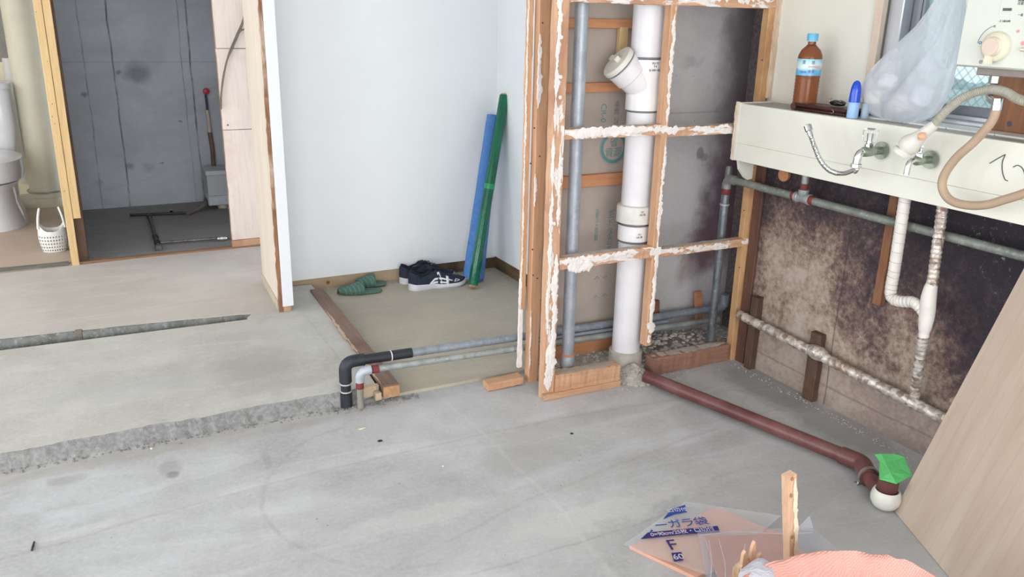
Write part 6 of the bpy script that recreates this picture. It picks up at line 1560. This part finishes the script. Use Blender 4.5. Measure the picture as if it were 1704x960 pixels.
# ------------------------------------------------------------------ FLOOR PACKETS, WOVEN BAG, OFFCUTS in the foreground
def on(px, py, z=0.): return az(px, py, z)
m_peach = flat('peach_woven_sheet', S(218, 168, 146), .6, var=.05, sc=14)
def sheet_quad(bm, c4, z, n=16, wav=.004, seed=0, th=.01):
    A, Bq, Cq, D = [V(p) for p in c4]; g = []
    for i in range(n+1):
        row = []
        for j in range(n+1):
            u, v = i/n, j/n; p = A.lerp(Bq, u).lerp(D.lerp(Cq, u), v); p.z = z+wav*noise.noise(V((p.x*9, p.y*9, seed)))+wav
            row.append(bm.verts.new(p))
        g.append(row)
    for i in range(n):
        for j in range(n): bm.faces.new((g[i][j], g[i+1][j], g[i+1][j+1], g[i][j+1]))
    # skirt down to give a stack its thickness
    per = [g[i][0] for i in range(n+1)]+[g[n][j] for j in range(1, n+1)]+[g[i][n] for i in range(n-1, -1, -1)]+[g[0][j] for j in range(n-1, 0, -1)]
    lo = [bm.verts.new((v.co.x, v.co.y, max(.0006, v.co.z-th))) for v in per]
    for k in range(len(per)): k2 = (k+1) % len(per); bm.faces.new((per[k], per[k2], lo[k2], lo[k]))
    bm.faces.new(lo[::-1])
kL, kT, kR = on(1047, 907, .012), on(1192, 843, .012), on(1302, 888, .012)
kB = kL+(kR-kT); 
pk = empty('bag_packet', (1.36, 1.45, 0), 'folded peach garbage sack packet on the floor with dark blue Japanese printing', 'packet')
bm = bmesh.new(); sheet_quad(bm, [kL, kT, kR, kB], .008, wav=.0025, th=.012); obj('folded_sacks', bm, m_peach, pk, True)
eT = (kT-kL).normalized()
fL, fT, fR = on(1040, 905, .014), on(1142, 838, .014), on(1320, 870, .014)
bm = bmesh.new(); sheet_quad(bm, [on(1036, 908, .015), on(1140, 836, .015), on(1300, 860, .015), on(1180, 960, .015)], .0165, wav=.002, seed=4, th=.0005)
obj('clear_wrapper', bm, film('clear_wrapper', S(236, 238, 244), .80, .1, .12, .5, 30), pk, True)
m_pblue = flat('print_navy', S(40, 40, 112), .5); m_pblue2 = flat('print_blue', S(30, 74, 156), .5); m_ppale = flat('print_pale', S(206, 196, 214), .5)
zP_ = .0215
# printing direction: from (1066,893) to (1195,880)
o1, o2 = on(1068, 892, zP_), on(1196, 879, zP_); rx_ = (o2-o1).normalized(); ry_ = V((-rx_.y, rx_.x, 0))
Lw = (o2-o1).length
def band(pxs, mat, nm='print_band', z=zP_):
    bm = bmesh.new(); prism(bm, [on(x, y, z) for x, y in pxs], (0, 0, 1), .0003); return obj(nm, bm, mat, pk)
band([(1066, 897), (1078, 886), (1130, 881), (1194, 875), (1198, 885), (1135, 889)], m_pblue)
band([(1103, 864), (1118, 847), (1140, 840), (1143, 852), (1122, 856)], m_pblue2)
band([(1117, 920), (1134, 918.5), (1137, 932), (1122, 934.5)], m_pblue)
ts = .026
def pt_(s, px, py, size, mat, z=zP_+.0006, **k): return text('print_text', s, on(px, py, z), rx_, ry_, size, mat, pk, **k)
pt_('0×90cm/25枚・口切付', 1136, 884.5, .0205, m_ppale, spacing=.92)
pt_('口切付', 1127, 848.5, .0200, m_ppale)
pt_('ーガラ袋', 1134, 871, .042, m_pblue2, spacing=.86)
pt_('F', 1119, 907, .062, m_pblue); pt_('60', 1129, 926.5, .030, m_ppale)
band([(1081, 884), (1085, 881), (1087, 883), (1083, 886)], m_pblue2); 
# second clear packet
p2 = empty('clear_bag_packet', (1.55, 1.33, .02), 'crumpled clear plastic packet overlapping the printed one, bluish glossy upper edge', 'packet')
q4 = [on(1150, 965, .03), on(1160, 890, .03), on(1352, 884, .03), on(1395, 925, .03)]
bm = bmesh.new(); sheet_quad(bm, [q4[0]+V((-.02, -.10, 0)), q4[1], q4[2], q4[3]+V((.0, -.12, 0))], .034, n=24, wav=.006, seed=9, th=.003)
obj('plastic_film', bm, film('clear_packet_film', S(216, 218, 232), .80, .3, .12, .8, 26), p2, True)
bm = bmesh.new(); sheet_quad(bm, [on(1172, 960, .018)+V((-.02, -.10, 0)), on(1172, 897, .018), on(1300, 893, .018), on(1330, 925, .018)+V((0, -.10, 0))], .025, n=12, wav=.002, seed=12, th=.006)
obj('sacks_inside', bm, flat('peach_sacks_inside', S(206, 152, 128), .6, var=.07, sc=14), p2, True)
cr = [on(1180, 893, .036), on(1230, 884, .044), on(1290, 886, .042), on(1350, 886, .038)]
for i, pts in enumerate(([(1196, 897), (1206, 935), (1207, 965)], [(1180, 899), (1184, 930), (1183, 965)], [(1165, 890), (1230, 885), (1300, 888), (1352, 886)], [(1235, 940), (1240, 905)])):
    obj('film_crease', TB(catmull([on(x, y, .036) for x, y in pts], 6), .0011, 6), film('crease', S(240, 236, 236), .3, .3, .2), p2, True)
bm = bmesh.new(); prism(bm, [on(1326, 880, .034), on(1347, 858, .05), on(1355, 884, .034)], (0, -.2, 1), .0006); obj('film_corner', bm, film('film_corner', S(214, 214, 224), .55, .2, .2), p2)
# pink woven sack standing, filled, in the near corner
def sack():
    zt = .30
    base = V((1.265, .80, 0))
    root = empty('woven_sack', base, 'open pink-orange woven rubble sack standing in the foreground', 'sack')
    rim = [(1212, 990), (1228, 962), (1262, 940), (1300, 927), (1345, 919), (1395, 914), (1438, 914), (1480, 920), (1520, 934), (1552, 950), (1580, 975)]
    P = [az(x, y, zt) for x, y in rim]
    ctr = V((1.235, .76, zt))
    # full rim: visible far side as surveyed, near side rounded
    pol = sorted([(math.atan2(p.y-ctr.y, p.x-ctr.x), (p-ctr).length) for p in P])
    seg = 96; rad = []
    a0, r0_ = pol[0]; a1, r1_ = pol[-1]
    for k in range(seg):
        a = -PI+2*PI*k/seg
        if a0 <= a <= a1:
            for (x0, y0), (x1, y1_) in zip(pol, pol[1:]):
                if x0 <= a <= x1: rad.append(y0+(y1_-y0)*(a-x0)/(x1-x0)); break
        else:
            g = (a-a1) % (2*PI)/((a0-a1) % (2*PI)); rad.append(r1_*(1-g)+r0_*g)
    rad = [(rad[k-2]+rad[k-1]+rad[k]+rad[(k+1) % seg]+rad[(k+2) % seg])/5 for k in range(seg)]
    bm = bmesh.new(); rows_ = []
    H = [(0, .80), (.03, .92), (.08, 1.0), (.14, 1.02), (.20, 1.0), (.25, .98), (.285, .985), (.298, 1.0), (.300, .985), (.292, .95), (.275, .90), (.24, .86), (.20, .80)]
    for z, f in H:
        ring = []
        for k in range(seg):
            a = -PI+2*PI*k/seg
            w = .030*noise.noise(V((math.cos(a)*4, math.sin(a)*4, z*9)))+.020*noise.noise(V((math.cos(a)*11, math.sin(a)*11, z*12)))-.10*abs(noise.noise(V((math.cos(a)*5+z*7, math.sin(a)*5, 2.2))))
            r_ = rad[k]*f*(1+w*(0.3 if abs(z-.3) < .01 else 1.4)); zz = z+((.008*noise.noise(V((math.cos(a)*5, math.sin(a)*5, 3)))-.012*abs(noise.noise(V((math.cos(a)*9, math.sin(a)*9, 5))))) if z > .2 else 0)
            ring.append(bm.verts.new((ctr.x+r_*math.cos(a), ctr.y+r_*math.sin(a), max(.0, zz))))
        rows_.append(ring)
    for a, b in zip(rows_, rows_[1:]):
        for k in range(seg): bm.faces.new((a[k], a[(k+1) % seg], b[(k+1) % seg], b[k]))
    bm.faces.new(rows_[0][::-1])
    M = Mt('pink_woven_plastic')
    x, y, z = M.sep(); w1 = M.wave(75, .6, 1, 1, 'X'); w2 = M.wave(75, .6, 1, 1, 'Y'); w3 = M.wave(75, .6, 1, 1, 'Z'); w = M.math('MULTIPLY', M.math('MAXIMUM', w1, w3), w2)
    c = M.mix(M.noise(6, 3), S(204, 138, 127), S(216, 158, 147)); c = M.mix(M.math('MULTIPLY', w, .45), c, S(244, 204, 194)); M.set('Base Color', c); M.set('Roughness', .45)
    M.bump(M.math('ADD', w, M.math('MULTIPLY', M.noise(12, 4), .8)), .4, .004)
    o = obj('sack_wall', bm, M.m, root, True, sharp=math.radians(70))
    bm = bmesh.new(); r1 = bmesh.ops.create_circle(bm, cap_ends=True, segments=32, radius=.17)
    bmesh.ops.translate(bm, verts=bm.verts, vec=(ctr.x, ctr.y, .18)); bmesh.ops.triangulate(bm, faces=bm.faces); bmesh.ops.subdivide_edges(bm, edges=bm.edges, cuts=4, use_grid_fill=True)
    for v in bm.verts: v.co.z += .03*noise.noise(v.co*14)
    o = obj('rubble_fill', bm, m_rub, base=(ctr.x, ctr.y, .18)); tag(o, 'broken plaster and dust filling the pink woven sack', 'rubble', kind='stuff')
    return ctr
ctr = sack()
# pine stick standing in the sack
zs0 = .33
yS = 1.115
tS = ay(1313, 789, yS); bS = ay(1317, 985, yS)
dS = (tS-bS).normalized()
st_ = obj('pine_stick', T(bS-dS*.05, tS, .0255, .021, (0, 1, 0), n=30, rough=.0008, seed=51, bev=.001), m_stick, base=bS); 
tag(st_, 'upright pine stick with flaking cream paint standing in front of the pink sack', 'wood stick')
bm = bmesh.new(); ragged(bm, tS-dS*.004+V((.0055, -.0115, 0)), bS+V((.0055, -.0115, 0)), (1, 0, 0), (0, -1, 0), .0062, .0070, 61, thick=.0014, amp=.28, freq=40); obj('flaking_paint', bm, flat('cream_paint_flake', S(226, 214, 190), .8, var=.08, sc=30), st_)
for px, py in ((1319, 797), (1317, 825), (1319, 894), (1326, 945)):
    c = ay(px, py, yS-.0135); bm = bmesh.new(); blob(bm, c, .0035, px, 1, (1, .3, 1.6), .4); obj('bare_patch', bm, flat('bare_wood_patch_%d' % py, S(160, 118, 78), .8), st_)
# broken offcuts and paper at the sack's left
c1 = az(1250, 935, .26)
for i, (x0_, y0_, x1_, y1_, w, lab) in enumerate(((1250, 962, 1256, 906, .010, 'splintered pale wood piece poking up left of the pink sack, tallest of three'), (1243, 962, 1240, 922, .012, 'splintered wood piece with brown broken top, beside the tallest splinter'), (1262, 962, 1266, 925, .011, 'short splintered wood piece next to the pink sack rim'))):
    a = ay(x0_, y0_, 1.10); b = ay(x1_, y1_, 1.10); bm = bmesh.new()
    n = 12; L_ = []; R_l = []; d_ = (b-a)
    for k in range(n+1):
        t = k/n; ww = w*(1-.75*t**3)*(1+.35*noise.noise(V((t*9, i*5, 0)))); c = a+d_*t
        L_.append(c+V((-ww, 0, 0))); R_l.append(c+V((ww, 0, 0)))
    pts = L_+[b+V((w*.15, 0, .006))]+R_l[::-1]
    prism(bm, pts, (0, 1, 0), .008)
    o = obj('wood_splinter', bm, m_stick, base=a); tag(o, lab, 'wood splinter', 'splinters beside the sack')
a = ay(1228, 965, 1.13); b = ay(1246, 930, 1.13); bm = bmesh.new()
for i in range(5):
    z = b.z-.006*i; box(bm, (a.x, 1.13+.004*i, a.z-.08), (b.x-.003*i, 1.134+.004*i, z+.004*noise.noise(V((i, 0, 0)))))
o = obj('layered_offcut', bm, wood('layered_brown', S(150, 112, 76), S(196, 168, 134), S(226, 214, 196), 'X'), base=a); tag(o, 'brown broken board offcut at the far left of the splinters', 'offcut')
bm = bmesh.new(); g_p = [az(x, y, .285) for x, y in ((1228, 985), (1224, 958), (1240, 942), (1262, 930), (1283, 934), (1290, 960), (1290, 985))]
cpp = sum(g_p, V())/7; vc = bm.verts.new(cpp+V((0, 0, .02))); vs = [bm.verts.new(p+V((0, 0, .012*(i % 2)))) for i, p in enumerate(g_p)]
for i in range(7): bm.faces.new((vc, vs[i], vs[(i+1) % 7]))
o = obj('white_film_scrap', bm, film('white_scrap', S(226, 228, 240), .1, .3, .3, .6, 40), base=cpp); md = o.modifiers.new('t', 'SOLIDIFY'); md.thickness = .002; md2 = o.modifiers.new('s', 'SUBSURF'); md2.levels = md2.render_levels = 2
tag(o, 'crumpled bluish white plastic scrap at the left rim of the pink sack', 'plastic scrap')

# ------------------------------------------------------------------ little bits on the floor
def chip(px, py, r, sq, mat, name, lab, cat, seed, grp=None):
    c = az(px, py, 0); bm = bmesh.new(); blob(bm, (c.x, c.y, r*sq[2]*.7), r, seed, 1, sq, .5); o = obj(name, bm, mat, base=(c.x, c.y, 0)); tag(o, lab, cat, grp)
m_bk = flat('black_chip', S(44, 38, 36), .8); m_pale = flat('pale_chip', S(226, 216, 186), .8)
chip(632, 734, .0085, (1.2, .8, .3), m_bk, 'black_chip', 'small black chip on the open floor below the black pipe riser', 'chip', 1)
chip(951, 722, .006, (1.1, .8, .4), m_bk, 'black_chip', 'tiny dark chip on the floor in front of the sole timber', 'chip', 2)
chip(603, 714, .012, (1.3, .35, .25), m_pale, 'wood_shaving', 'pale thin wood shaving on the floor near the black pipe riser', 'shaving', 3)
chip(252, 747, .005, (1, 1, .5), m_pale, 'plaster_crumb', 'cream crumb on the floor under the broken slab edge', 'crumb', 4)
chip(737, 776, .0042, (1, 1, .5), m_pale, 'plaster_crumb', 'white crumb alone in the middle of the floor', 'crumb', 5)
c = az(55, 908, 0); o = obj('dark_stick', T(az(57, 901, .003), az(53, 916, .003), .0045, .004, n=4), m_bk, base=c); tag(o, 'short dark stick lying alone near the lower left of the floor', 'stick')
chip(588, 470, .006, (1.4, 1, .9), m_pale, 'plaster_crumb', 'cream lump on the alcove floor between dark beam and green slippers', 'crumb', 8)
chip(547, 484, .008, (.7, .7, 1.3), m_pale, 'plaster_crumb', 'small pale crumb standing beside the far end of the dark beam', 'crumb', 9)
rnd = random.Random(21); bm = bmesh.new()
for i in range(240):
    px, py = rnd.uniform(200, 1400), rnd.uniform(660, 950); c = az(px, py, 0)
    if c.y > YS-.03 or c.x > 2.3: continue
    s = rnd.uniform(.0007, .002); blob(bm, (c.x, c.y, s*.3), s, i, 1, (1.3, 1, .5))
for i in range(170):
    c = V((2.30+rnd.gauss(0, .012), rnd.uniform(1.5, 2.40), 0)); s = rnd.uniform(.0012, .004); blob(bm, (min(c.x, 2.345), c.y, s*.3), s, i, 1, (1.2, 1, .6))
tag(obj('floor_grit', bm, m_rub, base=(1.2, 1.8, 0)), 'scattered fine grit on the bare concrete floor and along the wall foot', 'grit', kind='stuff')
